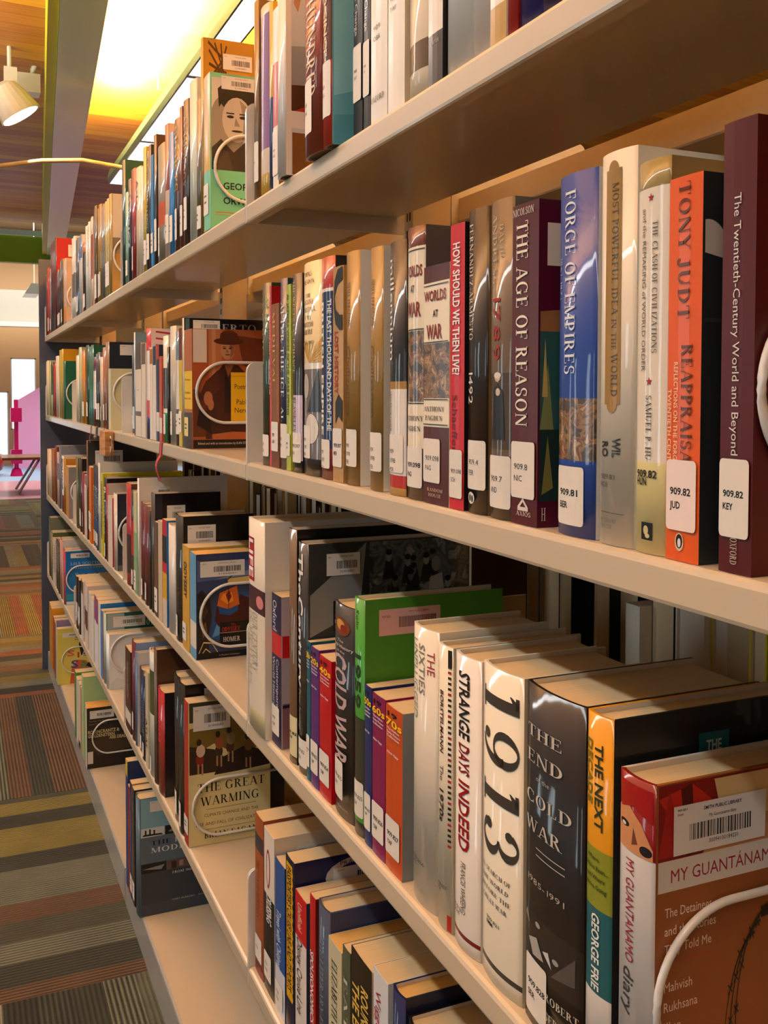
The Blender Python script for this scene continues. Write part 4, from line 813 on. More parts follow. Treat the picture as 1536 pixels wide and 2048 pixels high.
 (0.0034, 3.8207, 0.0395, 0.2081, 0.1391, 'dark violet book', '#40303e', {'lab': (0.05, 0.25, '#d6cfc2', '')}),
 (0.0032, 3.7808, 0.0395, 0.2107, 0.1391, 'dark violet book', '#40303e', {'lab': (0.05, 0.25, '#d6cfc2', '')}),
 (0.001, 3.741, 0.0395, 0.2098, 0.1391, 'dark violet book', '#40303e', {'lab': (0.05, 0.25, '#d6cfc2', '')}),
 (0.0027, 3.6846, 0.0471, 0.2341, 0.1552, 'black and gold book', '#4a3c20', {'near': '#c89a30', 'lab': (0.05, 0.25, '#d6cfc2', '')}),
 (0.001, 3.6371, 0.0471, 0.2341, 0.1552, 'black and gold book', '#4a3c20', {'near': '#c89a30', 'lab': (0.05, 0.25, '#d6cfc2', '')}),
 (0.0038, 3.58, 0.0485, 0.2222, 0.1474, 'pale pink brown book', '#b8a08c', {'bands': [(0.05, 0.25, '#c8842c')], 'near': '#b8a89a'}),
 (0.001, 3.5312, 0.0485, 0.2223, 0.1474, 'pale pink brown book', '#b8a08c', {'bands': [(0.05, 0.25, '#c8842c')], 'near': '#b8a89a'}),
]),
((1, 0), [
 (0.006, 1.153, 0.0377, 0.2248, 0.1483, 'dark green book with pale green lettering', '#37432c', {'lab': (0.05, 0.17, '#d6cfc2', '909\nAND'), 'tx': [('AFTER', 0.93, 0.72, 0.7, 0.22, '#8aa06a', 's'), ('AMERICA', 0.96, 0.54, 0.3, 0.3, '#8aa06a', 's')]}),
 (0.006, 1.1451, 0.0072, 0.2197, 0.145, 'thin red paperback', '#c22a22', {'k': 'p', 'near': '#a01c18', 'tx': [('THE CARTOON HISTORY OF THE', 0.97, 0.4, 0.5, 0.5, '#e8c0a0', 'b')]}),
 (0.006, 1.1145, 0.0298, 0.1965, 0.1297, 'short brown paperback', '#8b5a2e', {'k': 'p', 'lab': (0.1, 0.28, '#d6cfc2', '909\nGON', 'b'), 'tx': [('MEDIEVAL', 0.95, 0.5, 0.4, 0.35, '#d8a860', 's')], 'tail': [(0.0, 0.1, '#7a4a20')]}),
 (0.006, 1.0865, 0.0273, 0.2231, 0.1473, 'blue book with white capitals', '#2b3c62', {'tx': [('AFTER THE ICE', 0.88, 0.38, 0.5, 0.42, '#d8dcd8', 's'), ('AL', 0.33, 0.25, 0.5, 0.3, '#d8dcd8', 's')], 'lab': (0.06, 0.24, '#d6cfc2', '909\nMIT'), 'near': '#2a4a5a'}),
 (0.006, 1.0698, 0.0161, 0.2142, 0.1413, 'lime green paperback', '#aab33c', {'k': 'p', 'tx': [('AL JAZEERA VOICES OF THE ARAB SPRING', 0.95, 0.3, 0.5, 0.45, '#4a5a20', 'b')], 'lab': (0.08, 0.2, '#d6cfc2', '909\nALJ', 'b')}),
 (0.006, 1.0358, 0.0333, 0.2233, 0.1473, 'black book with lilac foot', '#28201f', {'bands': [(0.06, 0.39, '#c4b4c4')], 'tx': [("THE WEST'S LAST CHANCE", 0.97, 0.5, 0.35, 0.3, '#c8c0a8', 's'), ('BLANKLEY', 0.38, 0.2, 0.4, 0.3, '#5a4a5a', 's')], 'lab': (0.05, 0.2, '#d6cfc2', '909.097\nBLA')}),
 (0.006, 0.9756, 0.0573, 0.2308, 0.1524, 'cream book with golden sun and monochrome photograph', '#dccb9e', {'bands': [(0, 0.08, '#2a2622'), (0.08, 0.5, '#77706a'), (0.5, 0.53, '#dcd6c8')], 'art': 'sun', 'th': [('PIERS', 0.945, 0.2, 0.65, 0.02, '#4a3c24', 's'), ('BRENDON', 0.91, 0.1, 0.75, 0.02, '#4a3c24', 's'), ('THE', 0.845, 0.3, 0.58, 0.018, '#3a2c18', 's'), ('DECLINE', 0.815, 0.08, 0.72, 0.022, '#3a2c18', 's'), ('AND FALL', 0.78, 0.05, 0.8, 0.022, '#3a2c18', 's'), ('OF THE', 0.742, 0.15, 0.6, 0.018, '#3a2c18', 's'), ('BRITISH', 0.71, 0.08, 0.7, 0.022, '#3a2c18', 's'), ('EMPIRE', 0.675, 0.1, 0.68, 0.022, '#3a2c18', 's'), ('1781-1997', 0.625, 0.1, 0.72, 0.018, '#3a2c18', 's')], 'lab': (0.08, 0.235, '#d6cfc2', '909\n.097\nBRE')}),
 (0.006, 0.9341, 0.0404, 0.2296, 0.1515, 'red and navy book with white lettering', '#24365c', {'bands': [(0.86, 1, '#a8322c'), (0.845, 0.86, '#ddd6cc'), (0, 0.14, '#8a2a34')], 'near': '#2a2a30', 'tx': [('BRITISH EMPIRE', 0.8, 0.2, 0.25, 0.34, '#e6e2da', 'b'), ('THE LAST THOUSAND DAYS OF THE', 0.81, 0.22, 0.76, 0.2, '#d8d6cf', 'b')], 'lab': (0.05, 0.18, '#d6cfc2', '909\n.097\nCLA')}),
 (0.006, 0.9037, 0.0286, 0.2158, 0.1424, 'tan paperback with black scrollwork and red lettering', '#b3925f', {'k': 'p', 'art': 'swirl', 'tx': [('LOST HISTORY', 0.7, 0.41, 0.4, 0.34, '#a83e28', 'b')], 'lab': (0.07, 0.25, '#d6cfc2', '909.097\nMOR', 'b')}),
 (0.006, 0.8659, 0.0361, 0.226, 0.1491, 'golden brown book with white front cover', '#92743a', {'near': '#dfe3e2', 'tx': [('NIALL FERGUSON', 0.87, 0.68, 0.4, 0.25, '#5a4320', 's'), ('Civilization', 0.6, 0.3, 0.35, 0.3, '#6a5228', 'n')], 'lab': (0.08, 0.24, '#d6cfc2', '909\n.098\nFER')}),
 (0.006, 0.8092, 0.0303, 0.222, 0.1465, 'golden brown book with pale edged cover', '#93763c', {'near': '#d6d8d2', 'tx': [('NIALL FERGUSON', 0.87, 0.68, 0.4, 0.25, '#5a4320', 's'), ('Civilization', 0.6, 0.3, 0.35, 0.3, '#6a5228', 'n')], 'lab': (0.08, 0.24, '#d6cfc2', '909\n.098\nFER')}),
 (0.006, 0.7605, 0.0349, 0.2209, 0.1458, 'black book with white lower case lettering', '#211e1d', {'bands': [(0.245, 0.42, '#d9d3cb'), (0.08, 0.245, '#d9d3cb'), (0.03, 0.08, '#b0382c'), (0, 0.03, '#c09a5a'), (0.42, 0.45, '#a8823c')], 'tx': [('millennium', 0.933, 0.536, 0.28, 0.36, '#ece8e2', 'n'), ('IAN MORTIMER', 0.41, 0.25, 0.2, 0.15, '#2a2624', 'n')], 'lab': (0.09, 0.24, '#d6cfc2', '909\n.098\nMOR')}),
 (0.006, 0.724, 0.0342, 0.2275, 0.1502, 'tall brown and cream hardback with dark red lettering', '#e2d6be', {'bands': [(0.927, 1, '#6a3626'), (0.36, 0.62, '#4a4032'), (0, 0.19, '#5c463a')], 'near': '#565a5e', 'paint': '.36,.62', 'near_label': 1, 'th': [('WORLDS', 0.84, 0.02, 0.9, 0.042, '#8a2a22', 'c'), ('AT', 0.775, 0.36, 0.56, 0.028, '#5a3028', 'c'), ('WAR', 0.7, 0.1, 0.85, 0.055, '#8a2a22', 'c'), ('ANTHONY', 0.3, 0.0, 0.95, 0.018, '#3a3028', 's'), ('PAGDEN', 0.262, 0.05, 0.85, 0.018, '#3a3028', 's')], 'rules': [0.625, 0.355, 0.915], 'lab': (0.045, 0.195, '#d6cfc2', '909.098\nPAG', 'b')}),
 (0.006, 0.6765, 0.0453, 0.1912, 0.1262, 'shorter brown and cream paperback with dark red lettering', '#e5dac3', {'k': 'p', 'bands': [(0.93, 1, '#5c2a1e'), (0.445, 0.675, '#4a3a28'), (0, 0.325, '#5a2a20')], 'paint': '.445,.675', 'th': [('WORLDS', 0.875, 0.05, 0.9, 0.045, '#8a2a22', 'c'), ('AT', 0.8, 0.4, 0.6, 0.03, '#5a3028', 'c'), ('WAR', 0.725, 0.15, 0.75, 0.062, '#8a2a22', 'c'), ('ANTHONY', 0.4, 0.05, 0.85, 0.02, '#3a3028', 's'), ('PAGDEN', 0.362, 0.1, 0.78, 0.02, '#3a3028', 's'), ('RANDOM', 0.06, 0.2, 0.8, 0.014, '#d0b8a0', 's'), ('HOUSE', 0.038, 0.25, 0.75, 0.014, '#d0b8a0', 's')], 'rules': [0.918, 0.68, 0.44, 0.335], 'lab': (0.09, 0.275, '#d6cfc2', '909.098\nPAG')}),
 (0.006, 0.6518, 0.0231, 0.2179, 0.1438, 'bright red paperback with white bold lettering', '#c02a32', {'k': 'p', 'near': '#2a2424', 'tx': [('HOW SHOULD WE THEN LIVE?', 0.934, 0.473, 0.5, 0.5, '#ece4dc', 'b'), ('Schaeffer', 0.403, 0.2, 0.4, 0.35, '#6a1820', 'n')], 'lab': (0.04, 0.21, '#d6cfc2', '909.098\nSCH')}),
 (0.006, 0.6188, 0.0302, 0.2243, 0.148, 'black book lettered 1492 on its spine', '#2f2822', {'near': '#8a7350', 'tx': [('FERNANDEZ-ARMESTO', 0.954, 0.573, 0.25, 0.26, '#cfc7b6', 's'), ('1492', 0.477, 0.362, 0.25, 0.32, '#e0d8c8', 's')], 'lab': (0.08, 0.242, '#d6cfc2', '909.4\nFER'), 'logo': 'circle'}),
 (0.006, 0.5838, 0.0322, 0.2248, 0.1483, 'grey brown book lettered 1789 in red', '#6e604f', {'near': '#5a6468', 'bands': [(0.22, 0.46, '#54483a'), (0, 0.2, '#4a4038')], 'art': 'man', 'tx': [('DAVID', 0.923, 0.82, 0.6, 0.16, '#b0a896', 's'), ('ANDRESS', 0.96, 0.74, 0.3, 0.22, '#b0a896', 's'), ('1789', 0.717, 0.5, 0.4, 0.36, '#a03830', 's')], 'lab': (0.035, 0.2, '#d6cfc2', '909.7\nAND')}),
 (0.006, 0.5499, 0.0329, 0.2165, 0.1429, 'maroon paperback with large cream capitals', '#5a1412', {'k': 'p', 'near': '#5b1a34', 'nearart': 'ageart', 'nas': 0.16, 'th': [('NICOLSON', 0.975, 0.05, 0.85, 0.022, '#d8ccc0', 's')], 'tx': [('THE AGE OF REASON', 0.946, 0.307, 0.42, 0.44, '#e6dcc8', 's')], 'lab': (0.083, 0.26, '#d6cfc2', '909.8\nNIC'), 'logo': 'tri'}),
 (0.006, 0.4892, 0.0403, 0.2249, 0.1485, 'glossy royal blue hardback above a battle painting', '#2b4f98', {'bands': [(0.21, 0.382, '#5a4838')], 'paint': '.21,.382', 'near': '#cfd6d8', 'tx': [('FORGE OF EMPIRES', 0.955, 0.448, 0.4, 0.3, '#d6dce0', 's'), ('1861-1871', 0.78, 0.66, 0.1, 0.1, '#8fa6cc', 's')], 'lab': (0.03, 0.193, '#d6cfc2', '909.81\nBER', 'b')}),
 (0.006, 0.4517, 0.0328, 0.2289, 0.1511, 'white hardback with tan cartouche on its spine', '#d8d1c0', {'near': '#dde2da', 'art': 'cart', 'tx': [('MOST POWERFUL IDEA in the WORLD', 0.92, 0.38, 0.52, 0.17, '#5e4826', 's'), ('WIL', 0.275, 0.225, 0.6, 0.22, '#3a342c', 'b'), ('RO', 0.265, 0.225, 0.25, 0.22, '#3a342c', 'b')], 'th': [('909.81', 0.175, 0.1, 0.55, 0.014, '#6a6458', 'n'), ('ROS', 0.155, 0.1, 0.35, 0.014, '#6a6458', 'n'), ('RANDOM', 0.062, 0.1, 0.6, 0.01, '#8a8478', 's'), ('HOUSE', 0.047, 0.15, 0.5, 0.01, '#8a8478', 's')]}),
 (0.006, 0.4225, 0.0272, 0.2168, 0.1431, 'white hardback with olive head band and red stars', '#dcd4c4', {'near': '#93865e', 'bands': [(0.93, 1, '#8f8050'), (0, 0.235, '#e0d49c')], 'art': 'stars', 'tx': [('THE CLASH OF CIVILIZATIONS', 0.845, 0.512, 0.64, 0.14, '#6a6052', 's'), ('and the REMAKING of WORLD ORDER', 0.88, 0.467, 0.3, 0.14, '#6a6052', 'n'), ('SAMUEL P. HU', 0.405, 0.24, 0.5, 0.17, '#5a5046', 's')], 'th': [('909.82', 0.205, 0.1, 0.75, 0.02, '#2a2620', 'b'), ('HUN', 0.185, 0.1, 0.45, 0.02, '#2a2620', 'b')], 'logo': 'square'}),
 (0.006, 0.3959, 0.0255, 0.2026, 0.1337, 'vivid orange paperback with dark cover', '#d8641a', {'k': 'p', 'near': '#2e3a3e', 'nearart': 'arc', 'nas': 0.22, 'tx': [('TONY JUDT', 0.985, 0.63, 0.5, 0.34, '#6a3410', 's'), ('REAPPRAISALS', 0.566, 0.2, 0.62, 0.32, '#6a3410', 's'), ('REFLECTIONS ON THE FORGOTTEN', 0.52, 0.2, 0.3, 0.13, '#f0d8b0', 'n'), ('TWENTIETH CENTURY', 0.45, 0.22, 0.11, 0.12, '#f0d8b0', 'n')], 'lab': (0.08, 0.265, '#e6d2c8', '909.82\nJUD', 'b'), 'logo': 'oval'}),
 (0.006, 0.3593, 0.0221, 0.222, 0.1465, 'large maroon paperback with white lettering', '#5a120e', {'k': 'p', 'near': '#5a1214', 'tx': [('The Twentieth-Century World and Beyond', 0.84, 0.263, 0.5, 0.22, '#d8d0c8', 'n'), ('OXFORD', 0.08, 0.02, 0.5, 0.2, '#c8b8a8', 's')], 'lab': (0.08, 0.255, '#d6cfc2', '909.82\nKEY', 'b')}),
]),
((1, 1), [
 (0.02, 2.2306, 0.0484, 0.1994, 0.1316, 'navy book with white foot', '#26334a', {'bands': [(0.05, 0.3, '#c8d4d8')], 'lab': (0.1, 0.2, '#d6cfc2', '')}),
 (0.001, 2.1074, 0.0146, 0.2187, 0.16, 'slim pale blue book', '#a8b8c0', {'near': '#7a98a8'}),
 (0.001, 2.0361, 0.068, 0.1936, 0.1278, 'white book with dark photograph at its head', '#d9d0bf', {'k': 'p', 'bands': [(0.72, 1, '#5a564e'), (0.22, 0.27, '#6a6258')], 'th': [('•', 0.5, 0.4, 0.6, 0.02, '#3a3632', 'b')]}),
 (0.001, 1.9853, 0.0451, 0.1898, 0.1252, 'cream book with grey photograph', '#d8d0c0', {'k': 'p', 'bands': [(0.78, 1, '#6a605a')]}),
 (0.001, 1.9394, 0.0429, 0.217, 0.17, 'tall red spined book with red line drawing on white cover', '#c8303c', {'near': '#e0d4d0', 'nearart': 'redlines', 'bands': [(0.35, 0.8, '#d8d0c8'), (0, 0.2, '#3a4a7a')]}),
 (0.001, 1.9052, 0.0314, 0.1789, 0.1181, 'white book with small portrait', '#dad2c2', {'k': 'p', 'bands': [(0.82, 0.98, '#a8702c')]}),
 (0.001, 1.8723, 0.0302, 0.1792, 0.1183, 'white book with navy head', '#d9d2c4', {'k': 'p', 'bands': [(0.8, 1, '#2a3050')]}),
 (0.001, 1.8405, 0.0278, 0.1804, 0.1191, 'navy book with red portrait head', '#2c3050', {'k': 'p', 'bands': [(0.85, 1, '#b0402c'), (0.1, 0.3, '#d6cfc2')]}),
 (0.001, 1.8142, 0.0238, 0.158, 0.115, 'brick red and white book', '#b85a44', {'k': 'p', 'bands': [(0.1, 0.28, '#d6cfc2')]}),
 (0.001, 1.7679, 0.0439, 0.1934, 0.1276, 'cream book with green foot', '#dcd6be', {'bands': [(0, 0.28, '#1f9058'), (0.32, 0.7, '#3c382e')], 'lab': (0.08, 0.27, '#d6cfc2', '')}),
 (0.001, 1.7516, 0.0139, 0.1724, 0.115, 'thin black book', '#2a2624', {}),
 (0.001, 1.6972, 0.0521, 0.2067, 0.1364, 'glossy silver grey hardback', '#b8b2a6', {'near': '#c8c4b8', 'lab': (0.08, 0.28, '#d6cfc2', '')}),
 (0.001, 1.664, 0.031, 0.1951, 0.1287, 'white and brown photograph book', '#d0c8b8', {'bands': [(0, 0.32, '#5a5044'), (0.75, 1, '#5a7a88')], 'lab': (0.1, 0.28, '#d6cfc2', '')}),
 (0.001, 1.6375, 0.0245, 0.1989, 0.1312, 'yellow book with maroon head', '#c8b23c', {'bands': [(0.73, 1, '#6a1c24')], 'lab': (0.12, 0.3, '#d6cfc2', ''), 'k': 'p'}),
 (0.001, 1.6219, 0.0135, 0.2146, 0.2, 'tall glossy black book with pale capitals', '#b0aa9c', {'near': '#16161a', 'nearart': 'umberto', 'bc': (0.07, 0.9, 0.3, 0.985)}),
 (0.001, 1.5611, 0.057, 0.1933, 0.165, 'paperback showing seated man in brown hat and coat', '#a86a40', {'k': 'p', 'near': '#a4623c', 'nearart': 'neruda', 'nas': 0.64, 'bands': [(0.33, 0.65, '#e0bc28'), (0, 0.08, '#3a2a24'), (0.08, 0.3, '#4a3a2c')], 'th': [('Poetry', 0.58, 0.15, 0.85, 0.016, '#4a3a14', 'n'), ('Pablo', 0.47, 0.15, 0.85, 0.016, '#4a3a14', 'n'), ('Neruda', 0.42, 0.1, 0.9, 0.016, '#4a3a14', 'n')], 'lab': (0.1, 0.26, '#d8c880', '')}),
]),
((1, 2), [
 (0.004, 3.2164, 0.0455, 0.2091, 0.1384, 'cream book', '#d8d0b4', {}),
 (0.001, 3.1706, 0.0455, 0.2087, 0.1384, 'cream book', '#d8d0b4', {}),
 (0.001, 3.1034, 0.06, 0.2309, 0.1524, 'green and white book', '#b0b898', {'lab': (0.05, 0.2, '#d6cfc2', '')}),
 (0.0031, 3.0553, 0.0412, 0.2179, 0.1445, 'orange book', '#c88a2c', {'lab': (0.1, 0.3, '#d6cfc2', '')}),
 (0.001, 3.0138, 0.0412, 0.218, 0.1445, 'orange book', '#c88a2c', {'lab': (0.1, 0.3, '#d6cfc2', '')}),
 (0.0047, 2.9624, 0.0449, 0.23, 0.1519, 'glossy dark green book', '#1f4a38', {'lab': (0.1, 0.28, '#d6cfc2', '')}),
 (0.001, 2.9172, 0.0449, 0.2291, 0.1519, 'glossy dark green book', '#1f4a38', {'lab': (0.1, 0.28, '#d6cfc2', '')}),
 (0.0011, 2.8634, 0.0477, 0.2222, 0.1491, 'bright glossy green book', '#2f6a54', {'bands': [(0, 0.25, '#3a7a70')]}),
 (0.001, 2.8154, 0.0477, 0.2248, 0.1491, 'bright glossy green book', '#2f6a54', {'bands': [(0, 0.25, '#3a7a70')]}),
 (0.001, 2.7617, 0.0479, 0.1895, 0.1251, 'maroon and white book', '#6a2a3a', {'bands': [(0.25, 0.8, '#d8d0c4')]}),
 (0.0015, 2.7181, 0.0381, 0.1961, 0.1319, 'black book with pale head', '#3a3636', {'near': '#8a8a8a', 'lab': (0.1, 0.32, '#d6cfc2', '')}),
 (0.001, 2.6797, 0.0381, 0.1989, 0.1319, 'black book with pale head', '#3a3636', {'near': '#8a8a8a', 'lab': (0.1, 0.32, '#d6cfc2', '')}),
 (0.001, 2.6211, 0.0533, 0.1849, 0.122, 'cream and dark book', '#c8b89c', {'lab': (0.1, 0.3, '#d6cfc2', '')}),
 (0.001, 2.5741, 0.0419, 0.2075, 0.1369, 'copper brown book', '#a0684a', {'lab': (0.1, 0.3, '#d6cfc2', '')}),
 (0.001, 2.511, 0.0582, 0.2182, 0.17, 'tall slate book with white barcode label', '#8a6a50', {'near': '#2b3644', 'bc': (0.15, 0.85, 0.8, 0.97), 'lab': (0.1, 0.3, '#d6cfc2', '')}),
 (0.001, 2.4677, 0.0386, 0.1507, 0.15, 'pale green covered paperback', '#c8c8b0', {'k': 'p', 'near': '#c8ccae'}),
]),
((1, 3), [
 (0.002, 4.3198, 0.0555, 0.2248, 0.1504, 'cream book', '#d8ccaa', {}),
 (0.001, 4.264, 0.0555, 0.2269, 0.1504, 'cream book', '#d8ccaa', {}),
 (0.0049, 4.2105, 0.041, 0.2187, 0.1466, 'pale green book', '#b4b48a', {}),
 (0.001, 4.1692, 0.041, 0.221, 0.1466, 'pale green book', '#b4b48a', {}),
 (0.0028, 4.118, 0.0393, 0.2093, 0.1407, 'dark green headed book', '#3a5a44', {'bands': [(0, 0.4, '#c8bc94')]}),
 (0.001, 4.0784, 0.0393, 0.2122, 0.1407, 'dark green headed book', '#3a5a44', {'bands': [(0, 0.4, '#c8bc94')]}),
 (0.0041, 4.0279, 0.0391, 0.2062, 0.1377, 'red book', '#a83a2c', {}),
 (0.0039, 3.9885, 0.0391, 0.206, 0.1377, 'red book', '#a83a2c', {}),
 (0.001, 3.9491, 0.0391, 0.2076, 0.1377, 'red book', '#a83a2c', {}),
 (0.0022, 3.8831, 0.0553, 0.2316, 0.1529, 'ivory book', '#dcd0b4', {}),
 (0.001, 3.8275, 0.0553, 0.2307, 0.1529, 'ivory book', '#dcd0b4', {}),
 (0.0044, 3.7645, 0.0529, 0.2495, 0.17, 'tall yellow book', '#b8a030', {'near': '#d0a020'}),
 (0.0037, 3.7112, 0.0529, 0.2482, 0.17, 'tall yellow book', '#b8a030', {'near': '#d0a020'}),
 (0.001, 3.658, 0.0529, 0.2487, 0.17, 'tall yellow book', '#b8a030', {'near': '#d0a020', 'bc': (0.3, 0.82, 0.95, 0.94)}),
 (0.001, 3.5872, 0.0615, 0.2038, 0.15, 'green covered book with pink figure', '#2a6a58', {'near': '#1f6a54', 'nearart': 'greenfig'}),
]),
((2, 0), [
 (-0.003, 1.1458, 0.0717, 0.2685, 0.2135, 'tall white hardback with red rectangle at its head', '#d9d2c0', {'b': 0.0012, 'near': '#dcdad2', 'bands': [(0.566, 0.68, '#4a2630'), (0, 0.1, '#d8cfa8')], 'art': 'life', 'tx': [('LIFE', 0.9, 0.72, 0.2, 0.3, '#f0e8e0', 'b'), ('OUR CENTURY', 0.56, 0.28, 0.42, 0.3, '#a8a294', 's'), ('IN PICTURES', 0.56, 0.2, 0.12, 0.2, '#b4ae9e', 's')]}),
 (0.006, 1.1074, 0.0376, 0.1836, 0.1212, 'navy paperback with a red band', '#20204a', {'k': 'p', 'near': '#b0aab8', 'bands': [(0.6, 0.745, '#c02430')], 'nearart': 'redband', 'tx': [('Oxford', 0.96, 0.76, 0.4, 0.42, '#d8d4e0', 'n'), ('Contemporary', 0.58, 0.2, 0.68, 0.26, '#d0cce0', 'n'), ('World History', 0.585, 0.25, 0.3, 0.26, '#d0cce0', 'n')], 'lab': (0.07, 0.26, '#d6cfc2', '909\nOXF')}),
 (0.006, 1.0545, 0.0275, 0.2709, 0.2045, 'tall brown spined book with black cover', '#6b5438', {'near': '#1d1b1a', 'bands': [(0.03, 0.2, '#d9cfa8')], 'th': [('909.82', 0.13, 0.0, 1, 0.012, '#2a2620', 'b'), ('JEN', 0.11, 0.0, 0.6, 0.012, '#2a2620', 'b')]}),
 (0.006, 1.016, 0.0329, 0.2597, 0.2045, 'large dark hardback with crowd photograph on its cover', '#3a3632', {'near': '#4a4e50', 'nearart': 'crowd', 'bc': (0.1, 0.86, 0.3, 0.955), 'tx': [('TheCentury', 0.954, 0.37, 0.4, 0.62, '#e4e0d8', 'b'), ('Peter Jennings', 0.36, 0.18, 0.4, 0.3, '#a8a498', 'n')], 'lab': (0.03, 0.15, '#d6cfc2', '909.82\nJEN')}),
 (0.006, 1.0025, 0.0114, 0.1543, 0.115, 'teal paperback numbered 30s', '#1c6478', {'k': 'p', 'h': '30s', 'tx': [], 'th': [('19', 0.955, 0.15, 0.7, 0.03, '#1c1220', 'b'), ('30s', 0.905, 0.05, 1, 0.045, '#f0c828', 'b'), ('The Hulton', 0.865, 0.1, 0.85, 0.013, '#e8d8e0', 'b'), ('Getty Picture', 0.842, 0.1, 0.9, 0.013, '#e8d8e0', 'b'), ('Collection', 0.82, 0.1, 0.85, 0.013, '#e8d8e0', 'b'), ('Nick Yapp', 0.72, 0.15, 0.8, 0.014, '#e8d8e0', 'b')], 'lab': (0.1, 0.33, '#d6cfc2', '909.823\nYAP', 'b')}),
 (0.006, 0.975, 0.0256, 0.1519, 0.115, 'purple paperback numbered 20s', '#5e3278', {'k': 'p', 'h': '20s', 'tx': [], 'th': [('19', 0.955, 0.15, 0.7, 0.03, '#1c1220', 'b'), ('20s', 0.905, 0.05, 1, 0.045, '#f0c828', 'b'), ('The Hulton', 0.865, 0.1, 0.85, 0.013, '#e8d8e0', 'b'), ('Getty Picture', 0.842, 0.1, 0.9, 0.013, '#e8d8e0', 'b'), ('Collection', 0.82, 0.1, 0.85, 0.013, '#e8d8e0', 'b'), ('Nick Yapp', 0.72, 0.15, 0.8, 0.014, '#e8d8e0', 'b')], 'lab': (0.1, 0.33, '#d6cfc2', '909.822\nYAP', 'b')}),
 (0.006, 0.9375, 0.0356, 0.1493, 0.115, 'red paperback numbered 40s', '#b81424', {'k': 'p', 'h': '40s', 'tx': [], 'th': [('19', 0.955, 0.15, 0.7, 0.03, '#1c1220', 'b'), ('40s', 0.905, 0.05, 1, 0.045, '#f0c828', 'b'), ('The Hulton', 0.865, 0.1, 0.85, 0.013, '#e8d8e0', 'b'), ('Getty Picture', 0.842, 0.1, 0.9, 0.013, '#e8d8e0', 'b'), ('Collection', 0.82, 0.1, 0.85, 0.013, '#e8d8e0', 'b'), ('Nick Yapp', 0.72, 0.15, 0.8, 0.014, '#e8d8e0', 'b')], 'lab': (0.1, 0.33, '#d6cfc2', '909.824\nYAP', 'b')}),
 (0.006, 0.8793, 0.0557, 0.2151, 0.142, 'black book with red and grey gradient capitals', '#282526', {'near': '#1e1c1c', 'art': 'cold', 'th': [('The', 0.83, 0.3, 0.6, 0.014, '#c8c0b4', 'n'), ('Real History', 0.805, 0.05, 0.95, 0.016, '#d8d0c4', 'n'), ('of the', 0.78, 0.25, 0.65, 0.012, '#c8c0b4', 'n'), ('STERLING', 0.045, 0.2, 0.8, 0.01, '#a8a098', 's')], 'tx': [('COLD WAR', 0.765, 0.25, 0.42, 0.66, '#b9a6a6', 'c')], 'lab': (0.08, 0.26, '#d6cfc2', '909.825\nAXE')}),
 (0.006, 0.8508, 0.0255, 0.2299, 0.1525, 'glossy green hardback lettered 1959', '#4f9a3c', {'near': '#4f8f2c', 'nearart': 'greenlab', 'tx': [('Kaplan', 0.95, 0.87, 0.5, 0.3, '#1c2a18', 'n'), ('1959', 0.765, 0.54, 0.5, 0.55, '#2c4a2a', 'b')], 'bands': [(0.2, 0.5, '#3c4238'), (0, 0.06, '#3c4238')], 'lab': (0.08, 0.23, '#d4cebf', '909.825\nKAP')}),
 (0.006, 0.8299, 0.0169, 0.1517, 0.115, 'navy paperback numbered 50s', '#23366e', {'k': 'p', 'h': '50s', 'tx': [], 'th': [('19', 0.955, 0.15, 0.7, 0.03, '#1c1220', 'b'), ('50s', 0.905, 0.05, 1, 0.045, '#f0c828', 'b'), ('The Hulton', 0.865, 0.1, 0.85, 0.013, '#e8d8e0', 'b'), ('Getty Picture', 0.842, 0.1, 0.9, 0.013, '#e8d8e0', 'b'), ('Collection', 0.82, 0.1, 0.85, 0.013, '#e8d8e0', 'b'), ('Nick Yapp', 0.72, 0.15, 0.8, 0.014, '#e8d8e0', 'b')], 'lab': (0.1, 0.33, '#d6cfc2', '909.825\nYAP', 'b')}),
 (0.006, 0.7983, 0.03, 0.1497, 0.115, 'magenta paperback numbered 60s', '#861c58', {'k': 'p', 'h': '60s', 'tx': [], 'th': [('19', 0.955, 0.15, 0.7, 0.03, '#1c1220', 'b'), ('60s', 0.905, 0.05, 1, 0.045, '#f0c828', 'b'), ('The Hulton', 0.865, 0.1, 0.85, 0.013, '#e8d8e0', 'b'), ('Getty Picture', 0.842, 0.1, 0.9, 0.013, '#e8d8e0', 'b'), ('Collection', 0.82, 0.1, 0.85, 0.013, '#e8d8e0', 'b'), ('Nick Yapp', 0.72, 0.15, 0.8, 0.014, '#e8d8e0', 'b')], 'lab': (0.1, 0.33, '#d6cfc2', '909.826\nYAP', 'b')}),
 (0.006, 0.7613, 0.0356, 0.1481, 0.115, 'orange paperback numbered 70s', '#c05826', {'k': 'p', 'h': '70s', 'tx': [], 'th': [('19', 0.955, 0.15, 0.7, 0.03, '#1c1220', 'b'), ('70s', 0.905, 0.05, 1, 0.045, '#f0c828', 'b'), ('The Hulton', 0.865, 0.1, 0.85, 0.013, '#e8d8e0', 'b'), ('Getty Picture', 0.842, 0.1, 0.9, 0.013, '#e8d8e0', 'b'), ('Collection', 0.82, 0.1, 0.85, 0.013, '#e8d8e0', 'b'), ('Nick Yapp', 0.72, 0.15, 0.8, 0.014, '#e8d8e0', 'b')], 'lab': (0.1, 0.33, '#d6cfc2', '909.827\nYAP', 'b'), 'near': '#8a9298'}),
